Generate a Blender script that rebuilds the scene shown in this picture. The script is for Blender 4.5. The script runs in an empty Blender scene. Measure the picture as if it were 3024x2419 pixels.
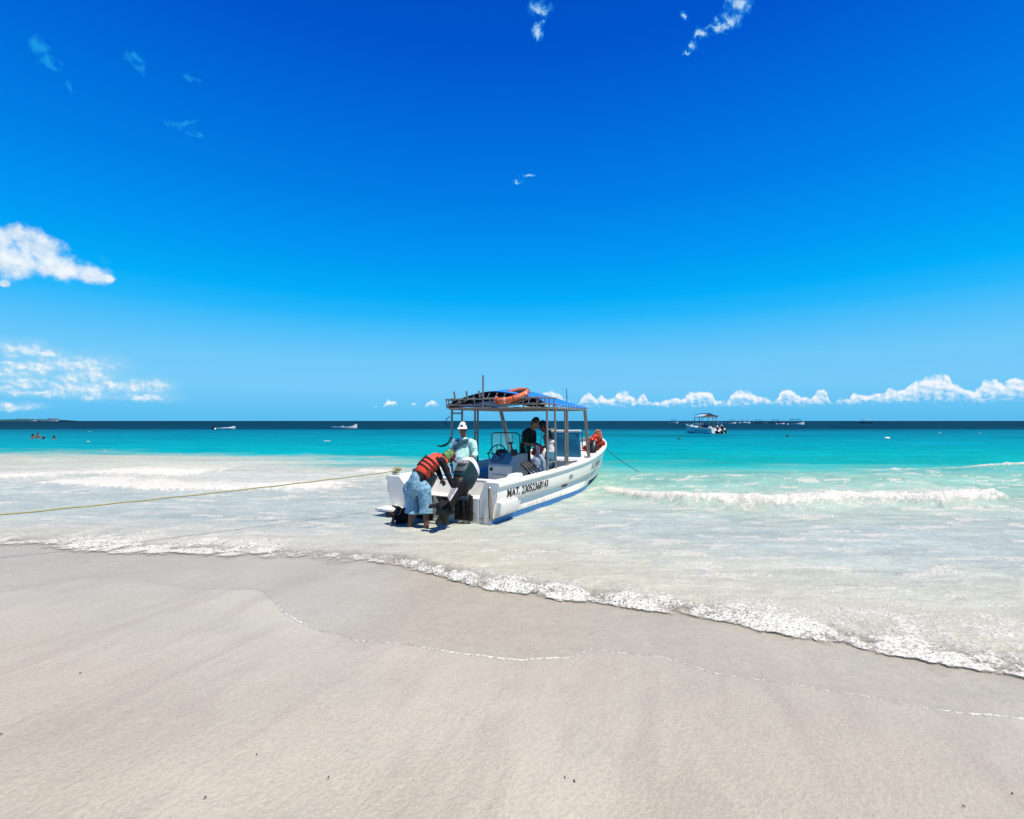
import bpy, bmesh, math, random
import numpy as np
from mathutils import Vector, Matrix, Euler

scene = bpy.context.scene
COL = scene.collection
R = math.radians

# ------------------------------------------------------------------ camera
CAM_H = 1.8
FPX, PW, PH, HOR = 1480.0, 3024.0, 2419.0, 1243.0      # focal length and size of the photograph in its own pixels
PITCH = math.atan((HOR - PH / 2) / FPX)
cam_data = bpy.data.cameras.new('camera')
cam = bpy.data.objects.new('camera', cam_data)
COL.objects.link(cam)
cam_data.sensor_fit = 'HORIZONTAL'
cam_data.sensor_width = 36.0
cam_data.lens = 36.0 * FPX / PW
cam_data.clip_start = 0.05
cam_data.clip_end = 30000.0
cam.location = (0, 0, CAM_H)
cam.rotation_euler = (R(90) + PITCH, 0, 0)
scene.camera = cam

# ------------------------------------------------------------------ exposure
scene.view_settings.view_transform = 'Standard'
scene.view_settings.look = 'None'
scene.view_settings.exposure = 0.45
scene.view_settings.gamma = 1.0
scene.view_settings.use_curve_mapping = False
scene.render.engine = 'CYCLES'
scene.cycles.max_bounces = 6
scene.cycles.diffuse_bounces = 3
scene.cycles.glossy_bounces = 3
scene.cycles.transparent_max_bounces = 12
scene.cycles.caustics_reflective = False
scene.cycles.caustics_refractive = False
scene.cycles.use_denoising = True

SUN_EL, SUN_AZ = 66.0, 126.0         # degrees; azimuth clockwise from +Y

# ------------------------------------------------------------------ sun
sun_data = bpy.data.lights.new('sun', 'SUN')
sun_data.energy = 5.0
sun_data.angle = R(0.53)
sun_data.color = (1.0, 0.915, 0.785)
sun = bpy.data.objects.new('sun', sun_data)
COL.objects.link(sun)
sdir = Vector((math.cos(R(SUN_EL)) * math.sin(R(SUN_AZ)), math.cos(R(SUN_EL)) * math.cos(R(SUN_AZ)), math.sin(R(SUN_EL))))
sun.rotation_euler = sdir.to_track_quat('Z', 'Y').to_euler()
sun.location = (30, -20, 60)

# ------------------------------------------------------------------ node helper
class NB:
    def __init__(self, nt):
        self.nt = nt
    def n(self, t, **kw):
        nd = self.nt.nodes.new(t)
        for k, v in kw.items():
            setattr(nd, k, v)
        return nd
    def put(self, sock, v):
        if isinstance(v, bpy.types.NodeSocket):
            self.nt.links.new(v, sock)
        elif v is not None:
            sock.default_value = v
    def m(self, op, a, b=None, c=None, clamp=False):
        nd = self.n('ShaderNodeMath', operation=op, use_clamp=clamp)
        for i, v in enumerate((a, b, c)):
            if v is not None:
                self.put(nd.inputs[i], v)
        return nd.outputs[0]
    def vm(self, op, a, b=None, c=None, out=0):
        nd = self.n('ShaderNodeVectorMath', operation=op)
        for i, v in enumerate((a, b, c)):
            if v is not None:
                self.put(nd.inputs[i], v)
        return nd.outputs[out]
    def noise(self, vec, scale, detail=4, rough=0.55, dist=0.0, color=False, lac=2.0):
        nd = self.n('ShaderNodeTexNoise')
        self.put(nd.inputs['Vector'], vec)
        nd.inputs['Scale'].default_value = scale
        nd.inputs['Detail'].default_value = detail
        nd.inputs['Roughness'].default_value = rough
        nd.inputs['Lacunarity'].default_value = lac
        nd.inputs['Distortion'].default_value = dist
        return nd.outputs[1 if color else 0]
    def smooth(self, v, a, b, lo=0.0, hi=1.0):
        nd = self.n('ShaderNodeMapRange', interpolation_type='SMOOTHSTEP')
        self.put(nd.inputs[0], v)
        for i, x in zip((1, 2, 3, 4), (a, b, lo, hi)):
            self.put(nd.inputs[i], x)
        return nd.outputs[0]
    def lin(self, v, a, b, lo=0.0, hi=1.0):
        nd = self.n('ShaderNodeMapRange')
        self.put(nd.inputs[0], v)
        for i, x in zip((1, 2, 3, 4), (a, b, lo, hi)):
            self.put(nd.inputs[i], x)
        return nd.outputs[0]
    def mix(self, f, a, b, blend='MIX'):
        nd = self.n('ShaderNodeMix', data_type='RGBA', blend_type=blend)
        self.put(nd.inputs[0], f)
        self.put(nd.inputs[6], a if not isinstance(a, tuple) else (*a[:3], 1))
        self.put(nd.inputs[7], b if not isinstance(b, tuple) else (*b[:3], 1))
        return nd.outputs[2]
    def ramp(self, v, stops, interp='LINEAR'):
        nd = self.n('ShaderNodeValToRGB')
        cr = nd.color_ramp
        cr.interpolation = interp
        while len(cr.elements) < len(stops):
            cr.elements.new(0.5)
        for e, (p, c) in zip(cr.elements, stops):
            e.position = p
            e.color = (*c, 1) if len(c) == 3 else c
        self.put(nd.inputs[0], v)
        return nd.outputs[0]
    def curve(self, v, pts):
        nd = self.n('ShaderNodeFloatCurve')
        c = nd.mapping.curves[0]
        nd.mapping.use_clip = False
        for p in pts[1:-1]:
            c.points.new(p[0], p[1])
        c.points[0].location = pts[0]
        c.points[-1].location = pts[-1]
        for p in c.points:
            p.handle_type = 'AUTO'
        nd.mapping.update()
        self.put(nd.inputs[1], v)
        return nd.outputs[0]

def lin3(r, g, b):
    """sRGB 0..255 to linear."""
    f = lambda c: (c / 12.92 if c <= 0.04045 else ((c + 0.055) / 1.055) ** 2.4)
    return (f(r / 255), f(g / 255), f(b / 255))

# ------------------------------------------------------------------ where a pixel of the photograph looks
_c, _s = math.cos(PITCH), math.sin(PITCH)
def px_ray(px, py):
    a = (px - PW / 2) / FPX
    b = (PH / 2 - py) / FPX
    return np.array([a, _c - b * _s, _s + b * _c])
def px_az_el(px, py):
    d = px_ray(px, py)
    d = d / np.linalg.norm(d)
    return math.atan2(d[0], d[1]), math.asin(d[2])
def ground(px, py, z=0.0):
    d = px_ray(px, py)
    t = (z - CAM_H) / d[2]
    return np.array([0, 0, CAM_H]) + d * t

# ------------------------------------------------------------------ sky
world = bpy.data.worlds.new('World')
scene.world = world
world.use_nodes = True
def build_sky():
    nt = world.node_tree
    nt.nodes.clear()
    B = NB(nt)
    out = B.n('ShaderNodeOutputWorld')
    bg = B.n('ShaderNodeBackground')
    nt.links.new(bg.outputs[0], out.inputs[0])
    bg.inputs[1].default_value = 0.1
    sky = B.n('ShaderNodeTexSky', sky_type='NISHITA')
    sky.sun_disc = False
    sky.sun_elevation = R(SUN_EL)
    sky.sun_rotation = R(SUN_AZ)
    sky.air_density, sky.dust_density, sky.ozone_density = 1.0, 0.3, 2.0
    tc = B.n('ShaderNodeTexCoord')
    d = B.vm('NORMALIZE', tc.outputs['Generated'])
    sep = B.n('ShaderNodeSeparateXYZ')
    B.put(sep.inputs[0], d)
    X, Y, Z = sep.outputs
    zc = B.m('MAXIMUM', Z, 0.0)
    # the deep saturated blue of the day, by height above the horizon
    L = lin3
    stops = [(0.0, L(92, 190, 240)), (0.03, L(104, 195, 243)), (0.065, L(119, 202, 247)), (0.115, L(112, 201, 249)), (0.165, L(78, 192, 252)),
             (0.20, L(38, 183, 253)), (0.235, L(4, 174, 251)), (0.30, L(2, 154, 246)), (0.40, L(1, 129, 233)), (0.50, L(1, 110, 222)), (0.60, L(1, 88, 208)), (0.72, L(1, 75, 192)), (1.0, L(1, 66, 176))]
    col = B.ramp(zc, stops)
    # how the physical sky varies around the compass
    lum = B.vm('DOT_PRODUCT', sky.outputs[0], (0.02, 0.05, 0.03), out=1)
    ref = B.ramp(zc, [(0.0, (.60,) * 3), (0.044, (.577,) * 3), (0.13, (.507,) * 3), (0.216, (.406,) * 3), (0.383, (.302,) * 3), (0.537, (.256,) * 3), (0.676, (.236,) * 3), (0.9, (.228,) * 3)])
    fac = B.m('POWER', B.m('DIVIDE', lum, ref), 0.18)
    col = B.vm('SCALE', col)
    nt.links.new(fac, col.node.inputs[3])
    # ---- clouds, in azimuth and elevation (radians)
    az = B.m('ARCTAN2', X, Y)
    el = B.m('ARCSINE', Z)
    comb = B.n('ShaderNodeCombineXYZ')
    B.put(comb.inputs[0], az); B.put(comb.inputs[1], el)
    uv = comb.outputs[0]
    K = 1 / FPX
    def blobs(lst, vec):
        """1 inside, falling through 0 at each ellipse's rim."""
        cur = None
        for (px, py, rx, ry) in lst:
            a0, e0 = px_az_el(px, py)
            a1, _ = px_az_el(px + rx, py)
            _, e1 = px_az_el(px, py - ry)
            sa, se = 1 / abs(a1 - a0), 1 / abs(e1 - e0)
            l = B.vm('LENGTH', B.vm('MULTIPLY_ADD', vec, (sa, se, 0), (-a0 * sa, -e0 * se, 0)), out=1)
            cur = l if cur is None else B.m('SMOOTH_MIN', cur, l, 0.25)
        return B.m('SUBTRACT', 1.0, cur)
    n_big = B.noise(uv, 26, 7, 0.62)                       # billows
    n_off = B.noise(B.vm('ADD', uv, (0.010, 0.014, 0)), 26, 4, 0.6)
    n_low = B.noise(uv, 26, 4, 0.6)
    n_fine = B.noise(uv, 75, 6, 0.62)
    n_fine_off = B.noise(B.vm('ADD', uv, (0.0035, 0.0045, 0)), 75, 3, 0.6)
    lit_big = B.m('MULTIPLY', B.m('SUBTRACT', n_low, n_off), 2.2)
    lit_fine = B.m('MULTIPLY', B.m('SUBTRACT', n_fine, n_fine_off), 1.5)
    white, shade = (0.93, 0.97, 1.0), L(150, 212, 246)
    def over(col, dens, light, opac=1.0, white=white, shade=shade):
        cc = B.mix(B.m('MULTIPLY_ADD', light, 1.0, 0.0, clamp=True), shade, white)
        return B.mix(B.m('MULTIPLY', dens, opac), col, cc)
    # the line of small cumulus along the horizon: height of tops against azimuth
    a0, a1 = px_az_el(1050, 1200)[0], px_az_el(3300, 1200)[0]
    tops = [(1050, 1215), (1098, 1206), (1112, 1196), (1128, 1200), (1150, 1181), (1172, 1188), (1182, 1206), (1192, 1196), (1204, 1203), (1222, 1187), (1240, 1204), (1262, 1192), (1278, 1181), (1294, 1192),
            (1330, 1206), (1420, 1212), (1540, 1196), (1600, 1164), (1626, 1156), (1660, 1170), (1700, 1190), (1720, 1172), (1742, 1162), (1760, 1176), (1776, 1168), (1800, 1178), (1822, 1164), (1842, 1158), (1866, 1170),
            (1882, 1180), (1898, 1164), (1915, 1184), (1945, 1186), (1980, 1178), (2020, 1174), (2035, 1160), (2075, 1156), (2108, 1164), (2116, 1185), (2136, 1178), (2146, 1188), (2160, 1164), (2195, 1153), (2225, 1164),
            (2255, 1170), (2280, 1182), (2300, 1176), (2318, 1149), (2345, 1158), (2395, 1174), (2408, 1158), (2430, 1152), (2444, 1168), (2462, 1190), (2480, 1172), (2510, 1180), (2524, 1158), (2552, 1166), (2580, 1162), (2612, 1166),
            (2626, 1150), (2662, 1150), (2690, 1132), (2730, 1120), (2760, 1109), (2795, 1108), (2815, 1130), (2840, 1140), (2870, 1156), (2888, 1152), (2896, 1130), (2930, 1124), (2962, 1128), (2990, 1117), (3030, 1126), (3080, 1140), (3160, 1170), (3300, 1200)]
    ax = B.lin(az, a0, a1)
    EH = 0.12
    e_of = lambda px, py: px_az_el(px, py)[1] / EH
    top = B.m('MULTIPLY', B.curve(ax, [((px_az_el(px, 1200)[0] - a0) / (a1 - a0), e_of(px, py)) for px, py in tops]), EH)
    base = B.m('ADD', px_az_el(2300, 1200)[1], B.m('MULTIPLY', B.m('SUBTRACT', n_big, 0.5), 0.022))
    wob = B.m('MULTIPLY', B.m('SUBTRACT', n_fine, 0.5), 0.020)
    up = B.smooth(B.m('ADD', B.m('SUBTRACT', top, el), wob), -0.0012, 0.0040)
    lowf = B.smooth(B.m('ADD', B.m('SUBTRACT', el, base), B.m('MULTIPLY', wob, 0.5)), -0.001, 0.007)
    inside = B.m('MULTIPLY', B.m('GREATER_THAN', az, a0), B.m('LESS_THAN', az, a1))
    thick = B.smooth(B.m('ADD', B.m('SUBTRACT', top, base), B.m('MULTIPLY', B.m('SUBTRACT', n_fine, 0.5), 0.020)), 0.000, 0.013)
    dens = B.m('MULTIPLY', B.m('MULTIPLY', up, lowf), B.m('MULTIPLY', inside, thick))
    hrel = B.m('DIVIDE', B.m('SUBTRACT', el, base), B.m('MAXIMUM', B.m('SUBTRACT', top, base), 0.008))
    light = B.m('ADD', B.smooth(hrel, 0.05, 0.9, 0.05, 0.92), B.m('MULTIPLY', lit_fine, 1.6))
    col = over(col, dens, light, 0.92, shade=L(112, 196, 244))
    # low flat clouds on the far side of the bay
    low = [(32, 1035, 20, 15), (93, 1032, 27, 13), (144, 1043, 34, 9), (119, 1082, 30, 20), (234, 1078, 76, 17), (54, 1080, 34, 9), (10, 1096, 36, 10), (47, 1107, 40, 8), (266, 1113, 50, 16), (201, 1123, 30, 8),
           (72, 1129, 50, 9), (234, 1145, 80, 9), (323, 1138, 46, 10), (399, 1140, 32, 13), (460, 1143, 30, 14), (155, 1161, 56, 7), (277, 1168, 30, 7), (36, 1154, 46, 8), (424, 1172, 52, 6), (36, 1198, 50, 6)]
    warp2 = B.vm('SCALE', B.vm('SUBTRACT', B.noise(uv, 60, 4, 0.6, color=True), (0.5, 0.5, 0.5)))
    warp2.node.inputs[3].default_value = 0.022
    low = [(a_, b_, c_ * 1.15, d_ * 1.25) for a_, b_, c_, d_ in low]
    bl = blobs(low, B.vm('ADD', uv, warp2))
    dl = B.smooth(B.m('ADD', bl, B.m('MULTIPLY', B.m('SUBTRACT', n_fine, 0.5), 1.7)), -0.50, 0.85)
    veil = B.m('MULTIPLY', B.smooth(bl, -1.8, 0.5), 0.50)
    col = B.mix(veil, col, L(170, 218, 245))
    col = over(col, dl, B.m('ADD', 0.55, B.m('MULTIPLY', lit_fine, 1.8)), 0.85, shade=L(140, 205, 240))
    # the larger cloud cut by the frame
    big = [(50, 692, 58, 32), (-10, 700, 80, 40), (20, 765, 130, 60), (130, 738, 70, 46), (190, 792, 110, 46), (265, 812, 70, 32), (95, 720, 70, 50), (318, 822, 24, 14), (14, 838, 18, 11), (-90, 760, 120, 70)]
    bb = blobs(big, uv)
    db = B.smooth(B.m('ADD', bb, B.m('MULTIPLY', B.m('SUBTRACT', n_big, 0.5), 2.0)), -0.12, 0.55)
    col = over(col, db, B.m('ADD', 0.62, B.m('ADD', lit_big, B.m('MULTIPLY', lit_fine, 0.5))), 0.93, shade=L(150, 200, 238))
    # torn wisps high up
    wisp = [(2190, 5, 34, 26), (2162, 46, 26, 24), (2118, 84, 34, 14), (2074, 112, 22, 16), (2042, 142, 18, 14), (2022, 168, 12, 10), (2021, 45, 11, 20), (1600, 22, 30, 26), (1588, 86, 16, 20), (1562, 524, 13, 8), (1530, 546, 12, 9)]
    n_w = B.noise(uv, 48, 8, 0.7, 0.6)
    warp = B.vm('SCALE', B.vm('SUBTRACT', B.noise(uv, 34, 5, 0.6, color=True), (0.5, 0.5, 0.5)))
    warp.node.inputs[3].default_value = 0.055
    uvw = B.vm('ADD', uv, warp)
    bw = blobs(wisp, uvw)
    dw = B.smooth(B.m('ADD', bw, B.m('MULTIPLY', B.m('SUBTRACT', n_w, 0.5), 3.4)), -0.5, 1.3)
    col = B.mix(B.m('MULTIPLY', dw, 0.80), col, B.mix(B.smooth(dw, 0.25, 0.9), L(60, 185, 245), L(205, 236, 255)))
    faint = [(112, 145, 30, 26), (142, 194, 38, 20), (205, 255, 16, 20), (400, 168, 30, 14), (425, 200, 16, 22), (570, 228, 26, 9), (522, 366, 28, 18), (560, 360, 26, 8), (590, 394, 24, 7), (300, 762, 20, 16)]
    bf = blobs(faint, uvw)
    df = B.smooth(B.m('ADD', bf, B.m('MULTIPLY', B.m('SUBTRACT', n_w, 0.5), 3.0)), -0.35, 1.7)
    col = B.mix(B.m('MULTIPLY', df, 0.75), col, L(40, 178, 240))
    scaled = B.vm('SCALE', col)
    scaled.node.inputs[3].default_value = 10.0 / 2 ** 0.45   # background strength is 0.1, exposure is raised
    nt.links.new(scaled, bg.inputs[0])
    world.cycles.sampling_method = 'MANUAL'
    world.cycles.sample_map_resolution = 512
build_sky()
# ------------------------------------------------------------------ numeric helpers
def _hash(ix, iy, seed):
    h = (ix.astype(np.int64) * 374761393 + iy.astype(np.int64) * 668265263 + seed * 974634777) & 0xFFFFFFFF
    h = ((h ^ (h >> 13)) * 1274126177) & 0xFFFFFFFF
    h = ((h ^ (h >> 16)) * 2246822519) & 0xFFFFFFFF
    return ((h ^ (h >> 15)) & 0xFFFF) / 32767.5 - 1.0
def vnoise(x, y, seed=0):
    x0, y0 = np.floor(x), np.floor(y)
    fx, fy = x - x0, y - y0
    fx = fx * fx * fx * (fx * (fx * 6 - 15) + 10)
    fy = fy * fy * fy * (fy * (fy * 6 - 15) + 10)
    a, b = _hash(x0, y0, seed), _hash(x0 + 1, y0, seed)
    c, d = _hash(x0, y0 + 1, seed), _hash(x0 + 1, y0 + 1, seed)
    return (a + (b - a) * fx) * (1 - fy) + (c + (d - c) * fx) * fy
def fbm(x, y, octaves=4, seed=0, gain=0.5):
    s, amp, tot = 0, 1.0, 0
    for o in range(octaves):
        s = s + amp * vnoise(x * 2 ** o + o * 17.3, y * 2 ** o - o * 9.1, seed + o)
        tot += amp
        amp *= gain
    return s / tot * 1.6
def sstep(a, b, v):
    t = np.clip((v - a) / (b - a), 0, 1)
    return t * t * (3 - 2 * t)

def new_mat(name):
    m = bpy.data.materials.new(name)
    m.use_nodes = True
    nt = m.node_tree
    nt.nodes.clear()
    return m, NB(nt)
def link_obj(name, mesh, mat=None, parent=None):
    o = bpy.data.objects.new(name, mesh)
    COL.objects.link(o)
    if mat is not None:
        for mm in (mat if isinstance(mat, (list, tuple)) else [mat]):
            mesh.materials.append(mm)
    if parent is not None:
        o.parent = parent
    return o
def tag(o, label=None, cat=None, group=None, kind=None):
    if label: o['label'] = label
    if cat: o['category'] = cat
    if group: o['group'] = group
    if kind: o['kind'] = kind
    return o
def grid_mesh(name, X, Y, Z, smooth=True):
    r, c = X.shape
    me = bpy.data.meshes.new(name)
    n = r * c
    me.vertices.add(n)
    co = np.empty((n, 3), np.float32)
    co[:, 0], co[:, 1], co[:, 2] = X.ravel(), Y.ravel(), Z.ravel()
    me.vertices.foreach_set('co', co.ravel())
    idx = np.arange(n).reshape(r, c)
    q = np.stack([idx[:-1, :-1], idx[:-1, 1:], idx[1:, 1:], idx[1:, :-1]], -1).reshape(-1, 4)
    me.loops.add(q.size)
    me.loops.foreach_set('vertex_index', q.ravel().astype(np.int32))
    me.polygons.add(len(q))
    me.polygons.foreach_set('loop_start', np.arange(0, q.size, 4, dtype=np.int32))
    me.polygons.foreach_set('use_smooth', np.full(len(q), smooth))
    me.update(calc_edges=True)
    return me
def add_attr(me, name, arr):
    if arr.ndim == 1 or arr.shape[-1] != 3:
        a = me.attributes.new(name, 'FLOAT', 'POINT')
        a.data.foreach_set('value', arr.ravel().astype(np.float32))
    else:
        a = me.attributes.new(name, 'FLOAT_COLOR', 'POINT')
        v = np.ones((arr.reshape(-1, 3).shape[0], 4), np.float32)
        v[:, :3] = arr.reshape(-1, 3)
        a.data.foreach_set('color', v.ravel())

# ------------------------------------------------------------------ where the shore lines run
def curve_of(pts, z=0.0, smooth=0.25, lo=-80, hi=80):
    """y as a function of x along a line given by points of the photograph lying at height z."""
    w = np.array([ground(px, py, z(px, py) if callable(z) else z)[:2] for px, py in pts])
    w = w[np.argsort(w[:, 0])]
    xs = np.linspace(w[0, 0], w[-1, 0], 1500)
    ys = np.interp(xs, w[:, 0], w[:, 1])
    k = max(1, int(smooth / (xs[1] - xs[0])))
    if k > 1:
        ker = np.hanning(2 * k + 1); ker /= ker.sum()
        ys = np.convolve(np.pad(ys, k, mode='edge'), ker, 'valid')
    return lambda x: np.interp(x, xs, ys)
def env_of(pts, z=0.0):
    w = sorted((ground(px, 1243 + dy, z)[0], a) for px, dy, a in pts)
    return lambda x: np.interp(x, [p[0] for p in w], [p[1] for p in w])

# front of the inner breaker: taken as the still-water line
shore = curve_of([(-1800, 1560), (-700, 1585), (0, 1606), (300, 1622), (560, 1630), (800, 1640), (1050, 1652), (1180, 1668), (1290, 1700), (1420, 1740), (1560, 1752), (1700, 1770), (1900, 1800), (2050, 1815), (2200, 1850),
                  (2400, 1890), (2550, 1915), (2700, 1945), (2850, 1965), (3024, 1995), (3600, 2100)], 0.0, 0.35)
def sand_z(x, y):
    d = shore(x) - y
    up = 0.055 * d - 0.0030 * d * d
    up = np.where(d > 9, 0.252, up)
    dn = np.maximum(0.055 * d, -1.6) - 0.02 * sstep(0, -2, d)
    return np.where(d > 0, up, dn)
def sand_surf(X, Y):
    near = sstep(14, 8, np.hypot(X, Y))
    return sand_z(X, Y) + near * (0.006 * fbm(X * 1.1, Y * 1.6, 3, 5) + 0.0022 * fbm(X * 5, Y * 7, 3, 8))
def sand_at(px, py):
    z = 0.05
    for _ in range(12):
        p = ground(px, py, z)
        z = float(sand_z(np.array(p[0]), np.array(p[1])))
    return z
# how far the last wash has run up the sand: two lobes
edge_main = curve_of([(690, 1690), (770, 1742), (800, 1768), (830, 1800), (880, 1838), (960, 1868), (1080, 1893), (1200, 1905), (1330, 1925), (1450, 1943), (1560, 1950), (1690, 1946), (1722, 1930), (1760, 1922), (1840, 1930), (1960, 1948),
                      (2060, 1975), (2160, 1993), (2300, 2015), (2420, 2035), (2560, 2058), (2700, 2082), (2850, 2108), (3024, 2128), (3600, 2230)], sand_at, 0.07)
edge_left = curve_of([(-900, 1800), (-200, 1765), (0, 1750), (80, 1742), (160, 1728), (230, 1710), (330, 1708), (430, 1718), (540, 1738), (640, 1742), (740, 1742), (800, 1752), (870, 1760), (1000, 1765)], sand_at, 0.10)
def swash_edge(x):
    return np.minimum(np.where(x < -1.2, edge_left(x), 99), np.where(x > ground(720, 1700, .05)[0], edge_main(x), 99))

# ------------------------------------------------------------------ sand
def build_sand():
    def axis(segs):
        out = []
        for a, b, n in segs:
            out.append(np.linspace(a, b, n, endpoint=False))
        return np.concatenate(out + [[segs[-1][1]]])
    xs = axis([(-400, -40, 12), (-40, -10, 60), (-10, 10, 500), (10, 40, 60), (40, 400, 12)])
    ys = axis([(-60, 0, 30), (0, 1.5, 30), (1.5, 8, 260), (8, 20, 120), (20, 120, 40)])
    X, Y = np.meshgrid(xs, ys)
    Z = sand_surf(X, Y)
    # wetness: how recently the sea was here
    d = Y - swash_edge(X)
    wet = sstep(-3.2, -0.1, d + 0.5 * fbm(X * 0.6, Y * 0.6, 3, 3))
    wet = np.maximum(wet, sstep(0, 0.05, d))
    soak = sstep(-0.02, 0.10, d) * (1 - 0.55 * sstep(-4.6, -3.2, X) * sstep(-0.7, -1.7, X))
    me = grid_mesh('sand', X, Y, Z)
    add_attr(me, 'wet', wet)
    add_attr(me, 'soak', soak)
    m, B = new_mat('wet_coral_sand')
    out = B.n('ShaderNodeOutputMaterial')
    bs = B.n('ShaderNodeBsdfPrincipled')
    m.node_tree.links.new(bs.outputs[0], out.inputs[0])
    geo = B.n('ShaderNodeNewGeometry')
    P = geo.outputs['Position']
    wet = B.n('ShaderNodeAttribute', attribute_name='wet').outputs['Fac']
    soak = B.n('ShaderNodeAttribute', attribute_name='soak').outputs['Fac']
    n_large = B.noise(P, 0.55, 3, 0.5, 0.4)
    n_tint = B.noise(B.vm('ADD', P, (31, 7, 0)), 0.75, 4, 0.55, 0.3)
    rot = B.n('ShaderNodeVectorRotate', rotation_type='Z_AXIS')
    B.put(rot.inputs['Vector'], P); rot.inputs['Angle'].default_value = R(-52)
    rot2 = B.n('ShaderNodeVectorRotate', rotation_type='Z_AXIS')
    B.put(rot2.inputs['Vector'], P); rot2.inputs['Angle'].default_value = R(-74)
    n_streak = B.noise(B.vm('MULTIPLY', rot2.outputs[0], (0.20, 1.0, 1.0)), 3.4, 5, 0.6, 0.5)
    n_ripple = B.noise(B.vm('MULTIPLY', rot.outputs[0], (0.30, 1.0, 1.0)), 26.0, 3, 0.6, 0.2)
    n_lump = B.noise(P, 46.0, 4, 0.66)
    n_grain = B.noise(P, 210.0, 3, 0.7)
    n_speck = B.noise(P, 120.0, 2, 0.5)
    base = B.mix(B.smooth(n_large, 0.36, 0.66), (0.360, 0.332, 0.256), (0.412, 0.382, 0.299))
    base = B.mix(B.m('MULTIPLY', B.smooth(n_tint, 0.50, 0.72), 0.40), base, (0.335, 0.295, 0.232))
    base = B.mix(B.m('MULTIPLY', B.smooth(n_tint, 0.46, 0.28), 0.35), base, (0.300, 0.298, 0.238))
    base = B.mix(B.m('MULTIPLY', B.smooth(n_streak, 0.47, 0.68), 0.46), base, (0.305, 0.268, 0.212))
    base = B.mix(B.m('MULTIPLY', soak, 0.5), base, (0.378, 0.342, 0.252))
    g = B.m('ADD', B.lin(n_grain, 0.2, 0.8, 0.86, 1.14), B.m('MULTIPLY', B.m('SUBTRACT', n_lump, 0.5), 0.55))
    n_wash = B.noise(B.vm('MULTIPLY', P, (1.0, 1.5, 1.0)), 10.0, 5, 0.68, 0.8)
    g = B.m('ADD', g, B.m('MULTIPLY', B.m('MULTIPLY', B.m('SUBTRACT', n_wash, 0.5), 0.55), B.m('ADD', B.m('MULTIPLY', soak, 0.75), 0.15)))
    base = B.vm('SCALE', base); m.node_tree.links.new(g, base.node.inputs[3])
    base = B.mix(B.m('MULTIPLY', B.smooth(n_speck, 0.70, 0.78), 0.35), base, (0.203, 0.179, 0.148))
    B.put(bs.inputs['Base Color'], base)
    B.put(bs.inputs['Roughness'], B.lin(wet, 0, 1, 0.62, 0.40))
    bs.inputs['Specular IOR Level'].default_value = 0.28
    dry = B.lin(wet, 0, 1, 1.0, 0.55)
    h = B.m('ADD', B.m('MULTIPLY', n_lump, 0.022), B.m('ADD', B.m('MULTIPLY', n_grain, 0.0020), B.m('ADD', B.m('MULTIPLY', n_ripple, 0.014), B.m('MULTIPLY', n_streak, 0.030))))
    bump = B.n('ShaderNodeBump')
    bump.inputs['Distance'].default_value = 1.0
    B.put(bump.inputs['Strength'], B.m('MULTIPLY', dry, 0.62))
    B.put(bump.inputs['Height'], h)
    m.node_tree.links.new(bump.outputs[0], bs.inputs['Normal'])
    o = link_obj('sand', me, m)
    tag(o, kind='structure')
build_sand()

# ------------------------------------------------------------------ waves
# each: front line, height envelope, front width, back length, share of foam
def W(pts, **k): return curve_of(pts, 0.0, **k)
front_right = W([(1780, 1452), (1830, 1462), (1900, 1474), (2000, 1486), (2100, 1490), (2200, 1494), (2300, 1500), (2400, 1500), (2500, 1490), (2620, 1486), (2760, 1494), (2880, 1490), (2990, 1482), (3100, 1478)], smooth=0.3)
amp_right = env_of([(1760, 212, 0), (1850, 225, .12), (2000, 240, .25), (2400, 250, .28), (2620, 243, .22), (2800, 247, .30), (2940, 243, .30), (3000, 240, .04), (3050, 240, 0)])
front_left = W([(-600, 1440), (120, 1424), (300, 1438), (420, 1446), (560, 1452), (700, 1454), (760, 1452), (900, 1446), (1000, 1440), (1130, 1432), (1300, 1428)], smooth=0.4)
amp_left = env_of([(-700, 195, .1), (100, 180, .03), (180, 185, .09), (400, 203, .13), (700, 211, .15), (780, 209, .19), (900, 203, .14), (1010, 197, .06), (1150, 188, .03), (1300, 185, 0)])
front_left_back = W([(-600, 1440), (-100, 1425), (60, 1416), (200, 1404), (290, 1398), (400, 1404), (480, 1408), (560, 1402), (700, 1396), (900, 1396)], smooth=0.4)
amp_left_back = env_of([(-700, 190, .12), (0, 172, .15), (190, 160, .08), (270, 155, .08), (380, 160, .13), (500, 165, .13), (600, 158, .05), (760, 153, 0)])
crest_spots = W([(900, 1396), (1050, 1394), (1090, 1398), (1150, 1400), (1300, 1402)], smooth=0.4)
amp_spots = env_of([(1000, 150, 0), (1060, 155, .10), (1130, 157, .12), (1180, 157, .05), (1240, 157, 0)])
swell_right = W([(1500, 1412), (1800, 1412), (1960, 1420), (2200, 1426), (2400, 1428), (2560, 1432), (2700, 1424), (2850, 1416), (3024, 1412), (3500, 1410)], smooth=0.6)
amp_swell = env_of([(1450, 170, 0), (1750, 175, .14), (2000, 185, .20), (2500, 190, .30), (2700, 185, .32), (3024, 175, .36), (3600, 170, .36)])
crest_right = W([(2300, 1400), (2560, 1404), (2680, 1408), (2800, 1403), (3024, 1402), (3500, 1400)], smooth=0.4)
amp_crest_right = env_of([(2540, 160, 0), (2620, 163, .12), (2700, 165, .07), (2840, 160, .04), (2930, 160, .16), (3040, 158, .20), (3300, 158, .1)])
low_left = W([(-900, 1560), (0, 1580), (120, 1596), (300, 1612), (480, 1616), (620, 1628), (800, 1634), (950, 1640), (1080, 1648), (1180, 1664), (1250, 1680)], smooth=0.3)
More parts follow.
